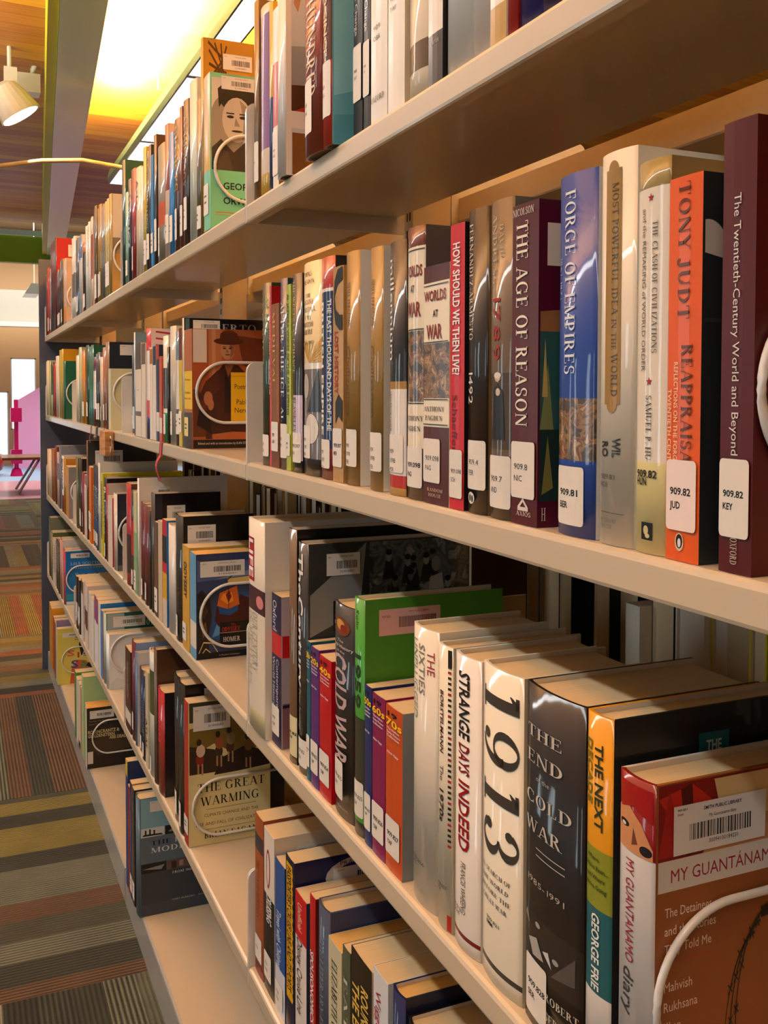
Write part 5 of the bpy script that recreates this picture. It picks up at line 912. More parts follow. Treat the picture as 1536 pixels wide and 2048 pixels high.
 (0.006, 0.6979, 0.0477, 0.2331, 0.1079, 'white hardback with thin grey capitals', '#d6cfbe', {'near': '#d8d4c6', 'tx': [('THE', 0.925, 0.84, 0.8, 0.22, '#b0444a', 'n'), ('SIXTIES', 0.94, 0.76, 0.5, 0.24, '#8a8a80', 'n'), ('UNPLUGGED', 0.95, 0.66, 0.2, 0.24, '#8a9a88', 'n')], 'th': [('909.826', 0.15, 0.05, 0.6, 0.014, '#5a564c', 'n'), ('DEG', 0.133, 0.05, 0.3, 0.014, '#5a564c', 'n'), ('HARVARD', 0.05, 0.2, 0.65, 0.01, '#a8a294', 's')]}),
 (0.006, 0.6707, 0.0243, 0.2274, 0.1213, 'cream hardback with dotted red dashes', '#d9d2bd', {'near': '#c8c0a8', 'art': 'dash', 'tx': [('BORSTELMANN', 0.84, 0.62, 0.4, 0.26, '#5a2826', 'b'), ('The', 0.575, 0.52, 0.4, 0.28, '#6a4a44', 'n'), ('1970s', 0.49, 0.375, 0.4, 0.32, '#3a2a28', 'b')], 'th': [('909.827', 0.15, 0.1, 0.75, 0.014, '#5a564c', 'n'), ('BOR', 0.133, 0.1, 0.4, 0.014, '#5a564c', 'n')]}),
 (0.006, 0.6278, 0.0409, 0.2273, 0.1148, 'white book with dark red slanted capitals', '#d9d4ca', {'near': '#d8d2cc', 'bands': [(0.04, 0.055, '#7a2a24')], 'tx': [('STRANGE', 0.946, 0.72, 0.5, 0.42, '#2e2422', 'b'), ('DAYS', 0.7, 0.6, 0.5, 0.42, '#8a1c24', 'b'), ('INDEED', 0.575, 0.34, 0.5, 0.42, '#9a1420', 'b'), ('FRANCIS WHEEN', 0.3, 0.14, 0.5, 0.2, '#6a645c', 'n')], 'th': [('909.827', 0.13, 0.02, 0.6, 0.013, '#5a564c', 'n'), ('WHE', 0.113, 0.02, 0.35, 0.013, '#5a564c', 'n')]}),
 (0.006, 0.5694, 0.0557, 0.2304, 0.1026, 'cream hardback with huge dark 1913 on its spine', '#d9d3c0', {'near': '#cfc8b0', 'th': [('IN SEARCH OF', 0.35, 0.02, 0.8, 0.014, '#4a463c', 's'), ('THE WORLD', 0.318, 0.02, 0.75, 0.014, '#4a463c', 's'), ('BEFORE THE', 0.286, 0.02, 0.8, 0.014, '#4a463c', 's'), ('GREAT WAR', 0.254, 0.05, 0.72, 0.014, '#4a463c', 's'), ('909.821', 0.195, 0.2, 0.55, 0.012, '#3a362e', 'n'), ('EMM', 0.18, 0.2, 0.38, 0.012, '#3a362e', 'b')], 'bands': [(0.045, 0.062, '#4a4842')], 'tx': [('1913', 0.95, 0.39, 0.5, 0.86, '#494640', 'd')]}),
 (0.006, 0.4974, 0.0678, 0.2318, 0.1448, 'thick black hardback with stacked white serif capitals', '#262221', {'near': '#1c1a1a', 'bands': [(0.17, 0.33, '#33302e')], 'art': 'eocw', 'th': [('THE', 0.865, 0.04, 0.7, 0.034, '#c4beb2', 's'), ('END', 0.79, 0.04, 0.72, 0.036, '#c4beb2', 's'), ('of the', 0.735, 0.25, 0.5, 0.014, '#b0aaa0', 'n'), ('COLD', 0.672, 0.02, 0.85, 0.036, '#c4beb2', 's'), ('WAR', 0.59, 0.02, 0.7, 0.038, '#c4beb2', 's'), ('1985-1991', 0.43, 0.04, 0.75, 0.018, '#b0aaa0', 's'), ('ROBERT', 0.13, 0.45, 0.95, 0.022, '#c4beb2', 's'), ('SERVICE', 0.075, 0.45, 0.95, 0.022, '#c4beb2', 's')], 'lab': (0.03, 0.2, '#d6cfc2', '909.828\nSER', 'b')}),
 (0.006, 0.4672, 0.0257, 0.2334, 0.1541, 'yellow, green and teal striped hardback', '#d99c20', {'near': '#1f2224', 'bands': [(0.494, 0.65, '#8c9436'), (0.27, 0.494, '#2a6870'), (0, 0.27, '#d6d2ca')], 'nearart': 'decade', 'nas': 0.8, 'tx': [('THE NEXT', 0.926, 0.7, 0.58, 0.3, '#39442c', 'b'), ('DECADE', 0.93, 0.76, 0.18, 0.28, '#7a7a34', 'b'), ('GEORGE FRIE', 0.48, 0.28, 0.5, 0.3, '#e4e2da', 'b')], 'th': [('Where', 0.625, 0.1, 0.6, 0.012, '#4a5a20', 'b'), ("We've Been...", 0.6, 0.05, 0.9, 0.012, '#4a5a20', 'b'), ('and Where', 0.575, 0.1, 0.8, 0.012, '#4a5a20', 'b'), ("We're Going", 0.55, 0.05, 0.85, 0.012, '#4a5a20', 'b')]}),
 (0.006, 0.4294, 0.0316, 0.2084, 0.1376, 'nearest paperback with white title band and veiled face', '#d8d3cd', {'near': '#9a6232', 'k': 'h', 'bands': [(0.79, 1, '#8a1c1a')], 'art': 'gface', 'nearart': 'guan', 'nas': 0.6, 'tx': [('MY GUANTANAMO', 0.767, 0.48, 0.42, 0.26, '#a02c44', 'n'), ('diary', 0.46, 0.33, 0.4, 0.34, '#4a4444', 'n')], 'bcw': 1}),
]),
((2, 1), [
 (0.001, 2.1903, 0.0627, 0.2271, 0.1499, 'red book with dark foot', '#a82c30', {'bands': [(0.12, 0.5, '#3a2c26')], 'near': '#5a4238'}),
 (0.001, 2.1435, 0.043, 0.215, 0.1419, 'brown book with red jacket panel', '#5a3a2c', {'bands': [(0.35, 0.7, '#c03038')], 'near': '#6a3a2a', 'lab': (0.05, 0.2, '#d6cfc2', '')}),
 (0.001, 2.0986, 0.0414, 0.217, 0.1432, 'green and cream book', '#8ab08a', {'bands': [(0.6, 1, '#c8c4a0')], 'lab': (0.03, 0.22, '#d6cfc2', ''), 'k': 'p'}),
 (0.001, 2.0737, 0.0183, 0.2489, 0.19, 'big white paper folder book', '#d8d4ca', {'near': '#d9d6cd', 'bc': (0.15, 0.84, 0.35, 0.93)}),
 (0.0022, 2.0193, 0.0509, 0.2012, 0.1329, 'maroon book with worn pages', '#6a242c', {'near': '#c8a880', 'lab': (0.05, 0.22, '#d6cfc2', '')}),
 (0.001, 1.9681, 0.0509, 0.2004, 0.1329, 'maroon book with worn pages', '#6a242c', {'near': '#c8a880', 'lab': (0.05, 0.22, '#d6cfc2', '')}),
 (0.001, 1.9432, 0.019, 0.1954, 0.1289, 'thin black spined book', '#332c24', {}),
 (0.001, 1.9031, 0.0371, 0.2323, 0.132, 'black book with pale capitals on cover', '#4a4440', {'near': '#1c1a22', 'nearart': 'oxcomp', 'bc': (0.17, 0.74, 0.45, 0.9)}),
 (0.001, 1.8619, 0.0357, 0.1812, 0.1196, 'short brown book', '#6a5442', {'k': 'p', 'lab': (0.05, 0.3, '#d6cfc2', '')}),
 (0.001, 1.8199, 0.0392, 0.1877, 0.1239, 'tan and white book', '#c8b8a0', {'k': 'p', 'near': '#c89a3a'}),
 (0.001, 1.7772, 0.0399, 0.1954, 0.129, 'red, black and yellow book with blue head', '#c02838', {'k': 'p', 'bands': [(0.6, 0.85, '#2a2a30'), (0.25, 0.5, '#d0a830'), (0, 0.25, '#c8c0b4')], 'near': '#2c7ab8'}),
 (0.001, 1.7144, 0.0602, 0.1922, 0.1269, 'glossy white book', '#d2cdc4', {'near': '#d8d4ca'}),
 (0.001, 1.6495, 0.0625, 0.2174, 0.127, 'wide black book with pale capitals on cover', '#2a2622', {'near': '#201c1a', 'nearart': 'therapy', 'bc': (0.05, 0.78, 0.45, 0.93), 'lab': (0.03, 0.2, '#d6cfc2', ''), 'tx': [('BOOK COMPANION', 0.7, 0.25, 0.5, 0.4, '#4a4640', 's')]}),
 (0.001, 1.5889, 0.0523, 0.1729, 0.115, 'thin yellow paperback', '#c8a24a', {'k': 'p', 'near': '#d0a850', 'tx': [('ODYSSEY', 0.85, 0.5, 0.5, 0.4, '#3a3020', 'b')], 'lab': (0.08, 0.25, '#d6cfc2', '')}),
 (0.001, 1.5393, 0.0436, 0.1696, 0.145, 'paperback showing painted ship under barcode label', '#6aa0c0', {'k': 'p', 'near': '#3a4a70', 'nearart': 'odyssey', 'nas': 0.5, 'bands': [(0.1, 0.35, '#d6cfc2')], 'bc': (0.04, 0.78, 0.55, 0.93), 'pages': '#d8a850'}),
]),
((2, 2), [
 (0.0029, 3.2426, 0.0318, 0.2223, 0.1473, 'olive book', '#6a6848', {}),
 (0.001, 3.2105, 0.0318, 0.2221, 0.1473, 'olive book', '#6a6848', {}),
 (0.0044, 3.1595, 0.0438, 0.2256, 0.15, 'dark brown book', '#3a302a', {'lab': (0.08, 0.3, '#d6cfc2', ''), 'near': '#2c2a2c'}),
 (0.001, 3.1154, 0.0438, 0.2263, 0.15, 'dark brown book', '#3a302a', {'lab': (0.08, 0.3, '#d6cfc2', ''), 'near': '#2c2a2c'}),
 (0.001, 3.0506, 0.0579, 0.1885, 0.1244, 'crimson book', '#8a2a40', {'lab': (0.12, 0.35, '#d6cfc2', '')}),
 (0.0024, 3.0102, 0.0337, 0.185, 0.1225, 'white book with brown head', '#d4c4b4', {'k': 'p', 'bands': [(0.85, 1, '#8a5a3a')]}),
 (0.001, 2.9762, 0.0337, 0.1847, 0.1225, 'white book with brown head', '#d4c4b4', {'k': 'p', 'bands': [(0.85, 1, '#8a5a3a')]}),
 (0.001, 2.9498, 0.0225, 0.2895, 0.2, 'tall brown book with dark grey cover', '#6a5440', {'near': '#3a3f40', 'bc': (0.1, 0.74, 0.5, 0.9)}),
 (0.0038, 2.9057, 0.0402, 0.2167, 0.1438, 'bright orange book', '#d8781c', {'k': 'p', 'lab': (0.15, 0.4, '#d6cfc2', '')}),
 (0.001, 2.8652, 0.0402, 0.2168, 0.1438, 'bright orange book', '#d8781c', {'k': 'p', 'lab': (0.15, 0.4, '#d6cfc2', '')}),
 (0.0042, 2.8111, 0.0426, 0.2274, 0.1507, 'blue black book with pale lettering', '#26364c', {'near': '#c8ccd0', 'tx': [('Shakespeare', 0.75, 0.35, 0.5, 0.5, '#c8ccc8', 'n')], 'bands': [(0, 0.35, '#2a5a84')], 'lab': (0.06, 0.2, '#d6cfc2', '')}),
 (0.0032, 2.7683, 0.0426, 0.2283, 0.1507, 'blue black book with pale lettering', '#26364c', {'near': '#c8ccd0', 'tx': [('Shakespeare', 0.75, 0.35, 0.5, 0.5, '#c8ccc8', 'n')], 'bands': [(0, 0.35, '#2a5a84')], 'lab': (0.06, 0.2, '#d6cfc2', '')}),
 (0.001, 2.7254, 0.0426, 0.2273, 0.1507, 'blue black book with pale lettering', '#26364c', {'near': '#c8ccd0', 'tx': [('Shakespeare', 0.75, 0.35, 0.5, 0.5, '#c8ccc8', 'n')], 'bands': [(0, 0.35, '#2a5a84')], 'lab': (0.06, 0.2, '#d6cfc2', '')}),
 (0.001, 2.6899, 0.03, 0.2412, 0.2095, 'thick white paged book', '#c8c8c4', {'near': '#ccd0ca'}),
 (0.004, 2.6532, 0.0314, 0.2161, 0.2065, 'tall yellow book with black lettering', '#c8c020', {'near': '#d4cc20', 'tx': [('Understanding Shakespeare', 0.9, 0.2, 0.5, 0.5, '#22201c', 'b')], 'k': 'p'}),
 (0.001, 2.6215, 0.0314, 0.2184, 0.2095, 'tall yellow book with black lettering', '#c8c020', {'near': '#d4cc20', 'nearart': 'yellowtop', 'tx': [('Understanding Shakespeare', 0.9, 0.2, 0.5, 0.5, '#22201c', 'b')], 'k': 'p'}),
 (0.001, 2.57, 0.0464, 0.2087, 0.1378, 'black and yellow book with white letters', '#28242c', {'tx': [('Shakespeare', 0.9, 0.3, 0.5, 0.7, '#e0dcc8', 'b')], 'lab': (0.03, 0.2, '#d6cfc2', '')}),
 (0.001, 2.5383, 0.0269, 0.1974, 0.16, 'red edged book', '#a82c3c', {'near': '#c0b8b4'}),
 (0.001, 2.4947, 0.0388, 0.1702, 0.115, 'white book with pink foot', '#d6cbbc', {'k': 'p', 'near': '#b8324a'}),
 (0.001, 2.4556, 0.0388, 0.17, 0.115, 'white book with pink foot', '#d6cbbc', {'k': 'p', 'near': '#b8324a'}),
 (0.001, 2.3979, 0.049, 0.1853, 0.15, 'white spined book with black cover and apple', '#d0c6b8', {'near': '#323c4a', 'nearart': 'apple', 'bc': (0.45, 0.78, 0.98, 0.92)}),
]),
((2, 3), [
 (0.0048, 4.3462, 0.0309, 0.194, 0.1294, 'thin tan book', '#c8a888', {}),
 (0.001, 4.315, 0.0309, 0.1951, 0.1294, 'thin tan book', '#c8a888', {}),
 (0.0021, 4.263, 0.0394, 0.1968, 0.1319, 'ivory book', '#d8cab4', {}),
 (0.0037, 4.2232, 0.0394, 0.199, 0.1319, 'ivory book', '#d8cab4', {}),
 (0.001, 4.1835, 0.0394, 0.1989, 0.1319, 'ivory book', '#d8cab4', {}),
 (0.0026, 4.1309, 0.0408, 0.2058, 0.1363, 'brown spined book', '#9a6a44', {}),
 (0.0026, 4.0897, 0.0408, 0.204, 0.1363, 'brown spined book', '#9a6a44', {}),
 (0.001, 4.0486, 0.0408, 0.2055, 0.1363, 'brown spined book', '#9a6a44', {}),
 (0.0045, 3.9901, 0.0473, 0.2232, 0.1473, 'rounded maroon book', '#7a3a30', {}),
 (0.001, 3.9424, 0.0473, 0.2222, 0.1473, 'rounded maroon book', '#7a3a30', {}),
 (0.0022, 3.8817, 0.05, 0.2037, 0.1367, 'pinkish cream book', '#c8b0a0', {'bands': [(0.5, 0.8, '#8a7a6a')]}),
 (0.001, 3.8315, 0.05, 0.2062, 0.1367, 'pinkish cream book', '#c8b0a0', {'bands': [(0.5, 0.8, '#8a7a6a')]}),
 (0.001, 3.7831, 0.0422, 0.2335, 0.2, 'tall book with silver blue cover', '#6a7488', {'near': '#8a90a0'}),
 (0.0049, 3.7226, 0.0507, 0.2004, 0.1338, 'white book with black capitals', '#d8d0c4', {'tx': [('POLITICS', 0.95, 0.4, 0.5, 0.6, '#2a2624', 'b')], 'bands': [(0, 0.3, '#a83a34')]}),
 (0.001, 3.6716, 0.0507, 0.2018, 0.1338, 'white book with black capitals', '#d8d0c4', {'tx': [('POLITICS', 0.95, 0.4, 0.5, 0.6, '#2a2624', 'b')], 'bands': [(0, 0.3, '#a83a34')]}),
 (0.0013, 3.6272, 0.035, 0.1949, 0.16, 'gold book', '#a8802c', {'near': '#c08a30'}),
 (0.001, 3.5919, 0.035, 0.1973, 0.16, 'gold book', '#a8802c', {'near': '#c08a30'}),
 (0.0022, 3.5289, 0.0541, 0.1755, 0.14, 'mustard book with grey picture', '#c08a34', {'near': '#8a8a90', 'k': 'p'}),
 (0.001, 3.4744, 0.0541, 0.1757, 0.14, 'mustard book with grey picture', '#c08a34', {'near': '#8a8a90', 'k': 'p'}),
]),
((3, 0), [
 (0.008, 1.1918, 0.0366, 0.21, 0.19, 'orange brown map patterned hardback', '#a05a30', {'near': '#a0603a', 'bands': [(0.78, 0.88, '#3a3a4a'), (0, 0.08, '#7a2a20')], 'lab': (0.09, 0.24, '#d6cfc2', '910'), 'tx': [('THE TENTH MERIDIAN', 0.72, 0.35, 0.4, 0.3, '#7a4a28', 's')], 'k': 'p'}),
 (0.008, 1.1441, 0.0429, 0.2077, 0.19, 'white and black guide with red oval', '#d8d0c4', {'k': 'p', 'bands': [(0, 0.6, '#2a2724')], 'art': 'oval', 'near': '#d6cdbf', 'bc': (0.15, 0.82, 0.5, 0.93), 'tx': [('CRUISING', 0.62, 0.44, 0.55, 0.5, '#e0dcd4', 'b')], 'lab': (0.08, 0.24, '#d6cfc2', '910\nWAR')}),
 (0.008, 1.1015, 0.0381, 0.189, 0.1247, 'blue paperback with white slanted lettering', '#2a5a9a', {'k': 'p', 'near': '#1f3a64', 'bands': [(0, 0.3, '#c8ccd4')], 'tx': [('Travel with Children', 0.68, 0.3, 0.45, 0.5, '#dce4ec', 'n')], 'lab': (0.05, 0.2, '#d6cfc2', '910\nTRA')}),
 (0.008, 1.0653, 0.032, 0.2118, 0.19, 'navy guide with jagged yellow strip', '#1c2040', {'k': 'p', 'near': '#232a58', 'nearart': 'passport', 'art': 'jag', 'bc': (0.25, 0.83, 0.8, 0.93), 'tx': [("PASSPORTER'S CRUISE LINE AND ITS PORTS", 0.95, 0.25, 0.5, 0.5, '#22201c', 'b')]}),
 (0.008, 1.0224, 0.0389, 0.1851, 0.1222, 'red and white cruise guide with blue cover', '#d8d0c8', {'k': 'p', 'near': '#2f4f68', 'bands': [(0.72, 1, '#c01c20'), (0.0, 0.12, '#d8d0c8')], 'tx': [('Unofficial', 0.95, 0.78, 0.5, 0.4, '#e8c8b0', 'n'), ('Disney Cruise Line', 0.72, 0.25, 0.45, 0.48, '#2a2624', 'n')], 'lab': None}),
 (0.008, 0.9921, 0.018, 0.2048, 0.1351, 'red paperback with white capitals', '#b81e24', {'k': 'p', 'tx': [('SPOUSONOMICS', 0.7, 0.3, 0.5, 0.6, '#e8dcd4', 'b')], 'near': '#7a2a20'}),
 (0.008, 0.9525, 0.0361, 0.2084, 0.18, 'slate blue hardback', '#4a5468', {'near': '#40507a', 'tx': [('THE LITERARY LIFE', 0.85, 0.3, 0.5, 0.3, '#8a94a4', 's')]}),
 (0.008, 0.9126, 0.0381, 0.1874, 0.17, 'cream paperback with dark vertical lettering', '#c4c0a4', {'k': 'p', 'near': '#b8b494', 'tx': [('ELIZABETH GILBERT', 0.9, 0.3, 0.5, 0.4, '#3a3628', 's')], 'pages': '#d0a860'}),
 (0.008, 0.8889, 0.0206, 0.1994, 0.1316, 'thin dark green paperback', '#5a6450', {'k': 'p', 'tx': [('EATING', 0.85, 0.3, 0.5, 0.5, '#c0c4b0', 's')]}),
 (0.008, 0.8332, 0.0526, 0.2108, 0.1391, 'black book with stacked gold capitals', '#2a241e', {'k': 'p', 'near': '#c8b49c', 'tx': [('ROUND ABOUT', 0.88, 0.45, 0.7, 0.34, '#d8b860', 'b'), ('THE EARTH', 0.86, 0.45, 0.28, 0.34, '#d8b860', 'b')]}),
 (0.008, 0.7954, 0.0338, 0.2214, 0.18, 'white paperback with small red lettering', '#d0d4d6', {'k': 'p', 'near': '#c8d0d6', 'tx': [('Wigge', 0.92, 0.75, 0.4, 0.36, '#a8283c', 'n'), ('HOW TO TRAVEL', 0.6, 0.2, 0.4, 0.36, '#2a2826', 'b')]}),
 (0.008, 0.7614, 0.027, 0.2262, 0.18, 'dark blue hardback with yellowed pages', '#262c5a', {'near': '#2a3048', 'pages': '#d0a860'}),
 (0.008, 0.716, 0.0419, 0.214, 0.18, 'black hardback', '#1e1a18', {'near': '#1c1816'}),
]),
((3, 1), [
 (0.001, 2.1942, 0.0737, 0.1841, 0.1215, 'dark brown and red paperback', '#4a2c24', {'k': 'p', 'near': '#5a3a2c', 'bands': [(0.1, 0.25, '#d6cfc2')], 'tx': [('WORDS ON MISSION', 0.85, 0.4, 0.5, 0.4, '#a88a78', 'b')]}),
 (0.001, 2.1407, 0.0497, 0.217, 0.16, 'maroon book with sky blue cover', '#6a2c3c', {'near': '#8aa4c8', 'lab': (0.1, 0.28, '#d6cfc2', '')}),
 (0.001, 2.1149, 0.0223, 0.2021, 0.16, 'blue and white book', '#5a7aa0', {'near': '#c8ccd0'}),
 (0.0048, 2.0615, 0.0499, 0.1759, 0.1168, 'navy hardback', '#1f2a48', {'near': '#1c2844', 'tx': [('GOSSIPNOW', 0.75, 0.3, 0.5, 0.4, '#7a86a8', 's')], 'lab': (0.04, 0.2, '#d6cfc2', '')}),
 (0.001, 2.0113, 0.0499, 0.176, 0.1168, 'navy hardback', '#1f2a48', {'near': '#1c2844', 'tx': [('GOSSIPNOW', 0.75, 0.3, 0.5, 0.4, '#7a86a8', 's')], 'lab': (0.04, 0.2, '#d6cfc2', '')}),
 (0.001, 1.9769, 0.0312, 0.1953, 0.1289, 'cream paperback', '#c8c0a8', {'k': 'p', 'tx': [('ATLAS', 0.5, 0.2, 0.5, 0.5, '#4a443a', 'b')]}),
 (0.001, 1.922, 0.0518, 0.2489, 0.1643, 'green and white book', '#cfd0c4', {'bands': [(0.5, 0.85, '#4a5a3c')], 'lab': (0.03, 0.15, '#d6cfc2', '')}),
 (0.001, 1.8903, 0.0287, 0.263, 0.2, 'tall glossy brown book', '#6a5648', {'near': '#5c4434'}),
 (0.001, 1.8225, 0.0624, 0.1973, 0.15, 'red and black hardback', '#a82c30', {'near': '#2c2c30', 'nearart': 'redbit', 'tx': [('1001', 0.75, 0.5, 0.5, 0.4, '#d8605a', 'n')], 'bc': (0.3, 0.84, 0.95, 0.97)}),
 (0.0049, 1.6945, 0.0529, 0.2602, 0.18, 'tall black hardback', '#221c16', {'near': '#241e1a', 'lab': (0.04, 0.2, '#d6cfc2', '')}),
 (0.001, 1.6413, 0.0529, 0.2623, 0.18, 'tall black hardback', '#221c16', {'near': '#241e1a', 'bc': (0.18, 0.84, 0.8, 0.97), 'lab': (0.04, 0.2, '#d6cfc2', '')}),
 (0.001, 1.6019, 0.033, 0.2439, 0.142, 'red spined book with painting above cream title panel', '#a83428', {'near': '#d4cc9c', 'nearart': 'warming', 'bc': (0.05, 0.8, 0.5, 0.97), 'lab': (0.08, 0.2, '#d6cfc2', ''), 'k': 'p'}),
]),
((3, 2), [
 (0.0025, 3.2609, 0.0399, 0.1686, 0.115, 'black and white book', '#3a3436', {'k': 'p', 'bands': [(0.2, 0.5, '#d8d4d0')], 'lab': (0.15, 0.35, '#d6cfc2', '')}),
 (0.0048, 3.2208, 0.0399, 0.1698, 0.115, 'black and white book', '#3a3436', {'k': 'p', 'bands': [(0.2, 0.5, '#d8d4d0')], 'lab': (0.15, 0.35, '#d6cfc2', '')}),
 (0.001, 3.1806, 0.0399, 0.171, 0.115, 'black and white book', '#3a3436', {'k': 'p', 'bands': [(0.2, 0.5, '#d8d4d0')], 'lab': (0.15, 0.35, '#d6cfc2', '')}),
 (0.0043, 3.1306, 0.0428, 0.1797, 0.1205, 'white book with brown head', '#d4ccc4', {'k': 'p', 'bands': [(0.8, 1, '#5a3a34')]}),
 (0.001, 3.0874, 0.0428, 0.1816, 0.1205, 'white book with brown head', '#d4ccc4', {'k': 'p', 'bands': [(0.8, 1, '#5a3a34')]}),
 (0.0047, 3.028, 0.0527, 0.1906, 0.1261, 'pale book with maroon stripe', '#d0c6be', {'k': 'p', 'bands': [(0.3, 0.6, '#6a3a3c')]}),
 (0.001, 2.975, 0.0527, 0.19, 0.1261, 'pale book with maroon stripe', '#d0c6be', {'k': 'p', 'bands': [(0.3, 0.6, '#6a3a3c')]}),
 (0.0034, 2.9365, 0.032, 0.1787, 0.1195, 'narrow white book', '#d6d0c8', {'k': 'p'}),
 (0.001, 2.9042, 0.032, 0.1801, 0.1195, 'narrow white book', '#d6d0c8', {'k': 'p'}),
 (0.001, 2.8365, 0.0616, 0.1767, 0.16, 'white spined book with grey cover', '#d4d2ce', {'near': '#c8ccc8', 'k': 'p'}),
 (0.0024, 2.7857, 0.045, 0.1949, 0.17, 'white book with purple head', '#d8d6d4', {'k': 'p', 'bands': [(0.65, 1, '#8a4a80')], 'near': '#b8bcbc'}),
 (0.001, 2.7404, 0.045, 0.1943, 0.17, 'white book with purple head', '#d8d6d4', {'k': 'p', 'bands': [(0.65, 1, '#8a4a80')], 'near': '#b8bcbc'}),
 (0.001, 2.6896, 0.0453, 0.1941, 0.17, 'blue topped book', '#d0d4d4', {'near': '#2a80c0', 'k': 'p'}),
 (0.001, 2.6503, 0.0341, 0.1825, 0.17, 'sky blue book', '#2f88c4', {'near': '#c07a38', 'k': 'p'}),
 (0.001, 2.6025, 0.0426, 0.1851, 0.17, 'teal covered book with pale spine', '#a8b8b4', {'near': '#27705c', 'nearart': 'tealgrey', 'bc': (0.1, 0.8, 0.6, 0.95)}),
 (0.001, 2.5518, 0.0457, 0.1425, 0.17, 'white book with purple jigsaw piece on its cover', '#d8dcdc', {'near': '#d8dcdf', 'nearart': 'jigsaw'}),
]),
((3, 3), [
 (0.0028, 4.2922, 0.036, 0.2425, 0.16, 'tall dark green book', '#4a5a4c', {'near': '#7a8070'}),
 (0.001, 4.2558, 0.036, 0.2425, 0.16, 'tall dark green book', '#4a5a4c', {'near': '#7a8070'}),
 (0.002, 4.1974, 0.0461, 0.1935, 0.16, 'olive and gold book', '#8a7a58', {'near': '#5a6a44'}),
 (0.001, 4.151, 0.0461, 0.1941, 0.16, 'olive and gold book', '#8a7a58', {'near': '#5a6a44'}),
 (0.0017, 4.0994, 0.04, 0.1785, 0.1201, 'black and white paperback', '#c8c4bc', {'k': 'p', 'tx': [('WHITE BIRD', 0.9, 0.3, 0.5, 0.6, '#2a2624', 'b')]}),
 (0.0048, 4.0591, 0.04, 0.1819, 0.1201, 'black and white paperback', '#c8c4bc', {'k': 'p', 'tx': [('WHITE BIRD', 0.9, 0.3, 0.5, 0.6, '#2a2624', 'b')]}),
 (0.001, 4.0188, 0.04, 0.181, 0.1201, 'black and white paperback', '#c8c4bc', {'k': 'p', 'tx': [('WHITE BIRD', 0.9, 0.3, 0.5, 0.6, '#2a2624', 'b')]}),
 (0.0029, 3.9569, 0.0509, 0.195, 0.1305, 'charcoal book', '#4c463e', {'tx': [('SUMMER', 0.9, 0.4, 0.5, 0.5, '#a8a08c', 's')]}),
 (0.0026, 3.9057, 0.0509, 0.1938, 0.1305, 'charcoal book', '#4c463e', {'tx': [('SUMMER', 0.9, 0.4, 0.5, 0.5, '#a8a08c', 's')]}),
 (0.001, 3.8545, 0.0509, 0.1967, 0.1305, 'charcoal book', '#4c463e', {'tx': [('SUMMER', 0.9, 0.4, 0.5, 0.5, '#a8a08c', 's')]}),
 (0.0024, 3.8014, 0.0429, 0.2195, 0.16, 'pink and grey book', '#b88a80', {'near': '#c8ccc8'}),
 (0.001, 3.7582, 0.0429, 0.2188, 0.16, 'pink and grey book', '#b88a80', {'near': '#c8ccc8'}),
 (0.0049, 3.6986, 0.0498, 0.1932, 0.17, 'bright blue covered book with red spine', '#b83a48', {'near': '#1f78bc'}),
 (0.001, 3.6485, 0.0498, 0.1929, 0.17, 'bright blue covered book with red spine', '#b83a48', {'near': '#1f78bc', 'nearart': 'bluetext', 'bc': (0.1, 0.87, 0.5, 0.96)}),
]),
((4, 1), [
 (-0.008, 2.1899, 0.0279, 0.2841, 0.16, 'tall blue book with yellow head', '#2c4a88', {'k': 'p', 'bands': [(0.88, 1, '#d0b830')], 'near': '#2f4470'}),
 (-0.008, 2.1624, 0.0251, 0.2362, 0.1559, 'red and navy book', '#8a2a3a', {'k': 'p'}),
 (-0.008, 2.1322, 0.0279, 0.2552, 0.1684, 'dark blue book', '#223468', {'k': 'p', 'near': '#d09a50', 'tx': [('Dogs of the World', 0.9, 0.4, 0.5, 0.5, '#8a9ac0', 'n')], 'lab': (0.05, 0.2, '#d6cfc2', '')}),
 (-0.008, 2.0996, 0.029, 0.2536, 0.1674, 'charcoal brown book', '#3c342e', {'k': 'p', 'tx': [('The 1001 Ultimate', 0.9, 0.3, 0.5, 0.5, '#8a847c', 'n')], 'lab': (0.05, 0.2, '#d6cfc2', '')}),
 (-0.008, 2.0523, 0.0438, 0.2517, 0.205, 'large steel blue book with monochrome photo strips on its cover', '#5a7282', {'near': '#5f7482', 'nearart': 'history', 'nas': 0.9, 'bc': (0.1, 0.88, 0.5, 0.97)}),
]),
((4, 2), [
 (-0.008, 3.2224, 0.0432, 0.2115, 0.14, 'green topped paperback', '#5a8a3a', {'k': 'p', 'near': '#6a9a3a'}),
 (-0.008, 3.1661, 0.0488, 0.2038, 0.1345, 'white paperback', '#d0cabc', {'k': 'p'}),
 (-0.008, 3.1117, 0.0472, 0.2029, 0.1339, 'ivory paperback with dark foot', '#d4ccb8', {'k': 'p', 'bands': [(0, 0.1, '#2a2826')]}),
 (-0.008, 3.072, 0.0327, 0.2021, 0.1334, 'tan paperback', '#b89a78', {'k': 'p'}),
 (-0.008, 3.0205, 0.0446, 0.2514, 0.15, 'pale green covered book', '#a8c498', {'near': '#a8cca0', 'k': 'p', 'bc': (0.6, 0.7, 0.95, 0.85)}),
 (-0.0042, 2.9741, 0.0335, 0.1792, 0.155, 'charcoal paperback with cream block lettering', '#d0c8b8', {'k': 'p', 'near': '#3a3830', 'nas': 0.75, 'pages': '#d09a48'}),
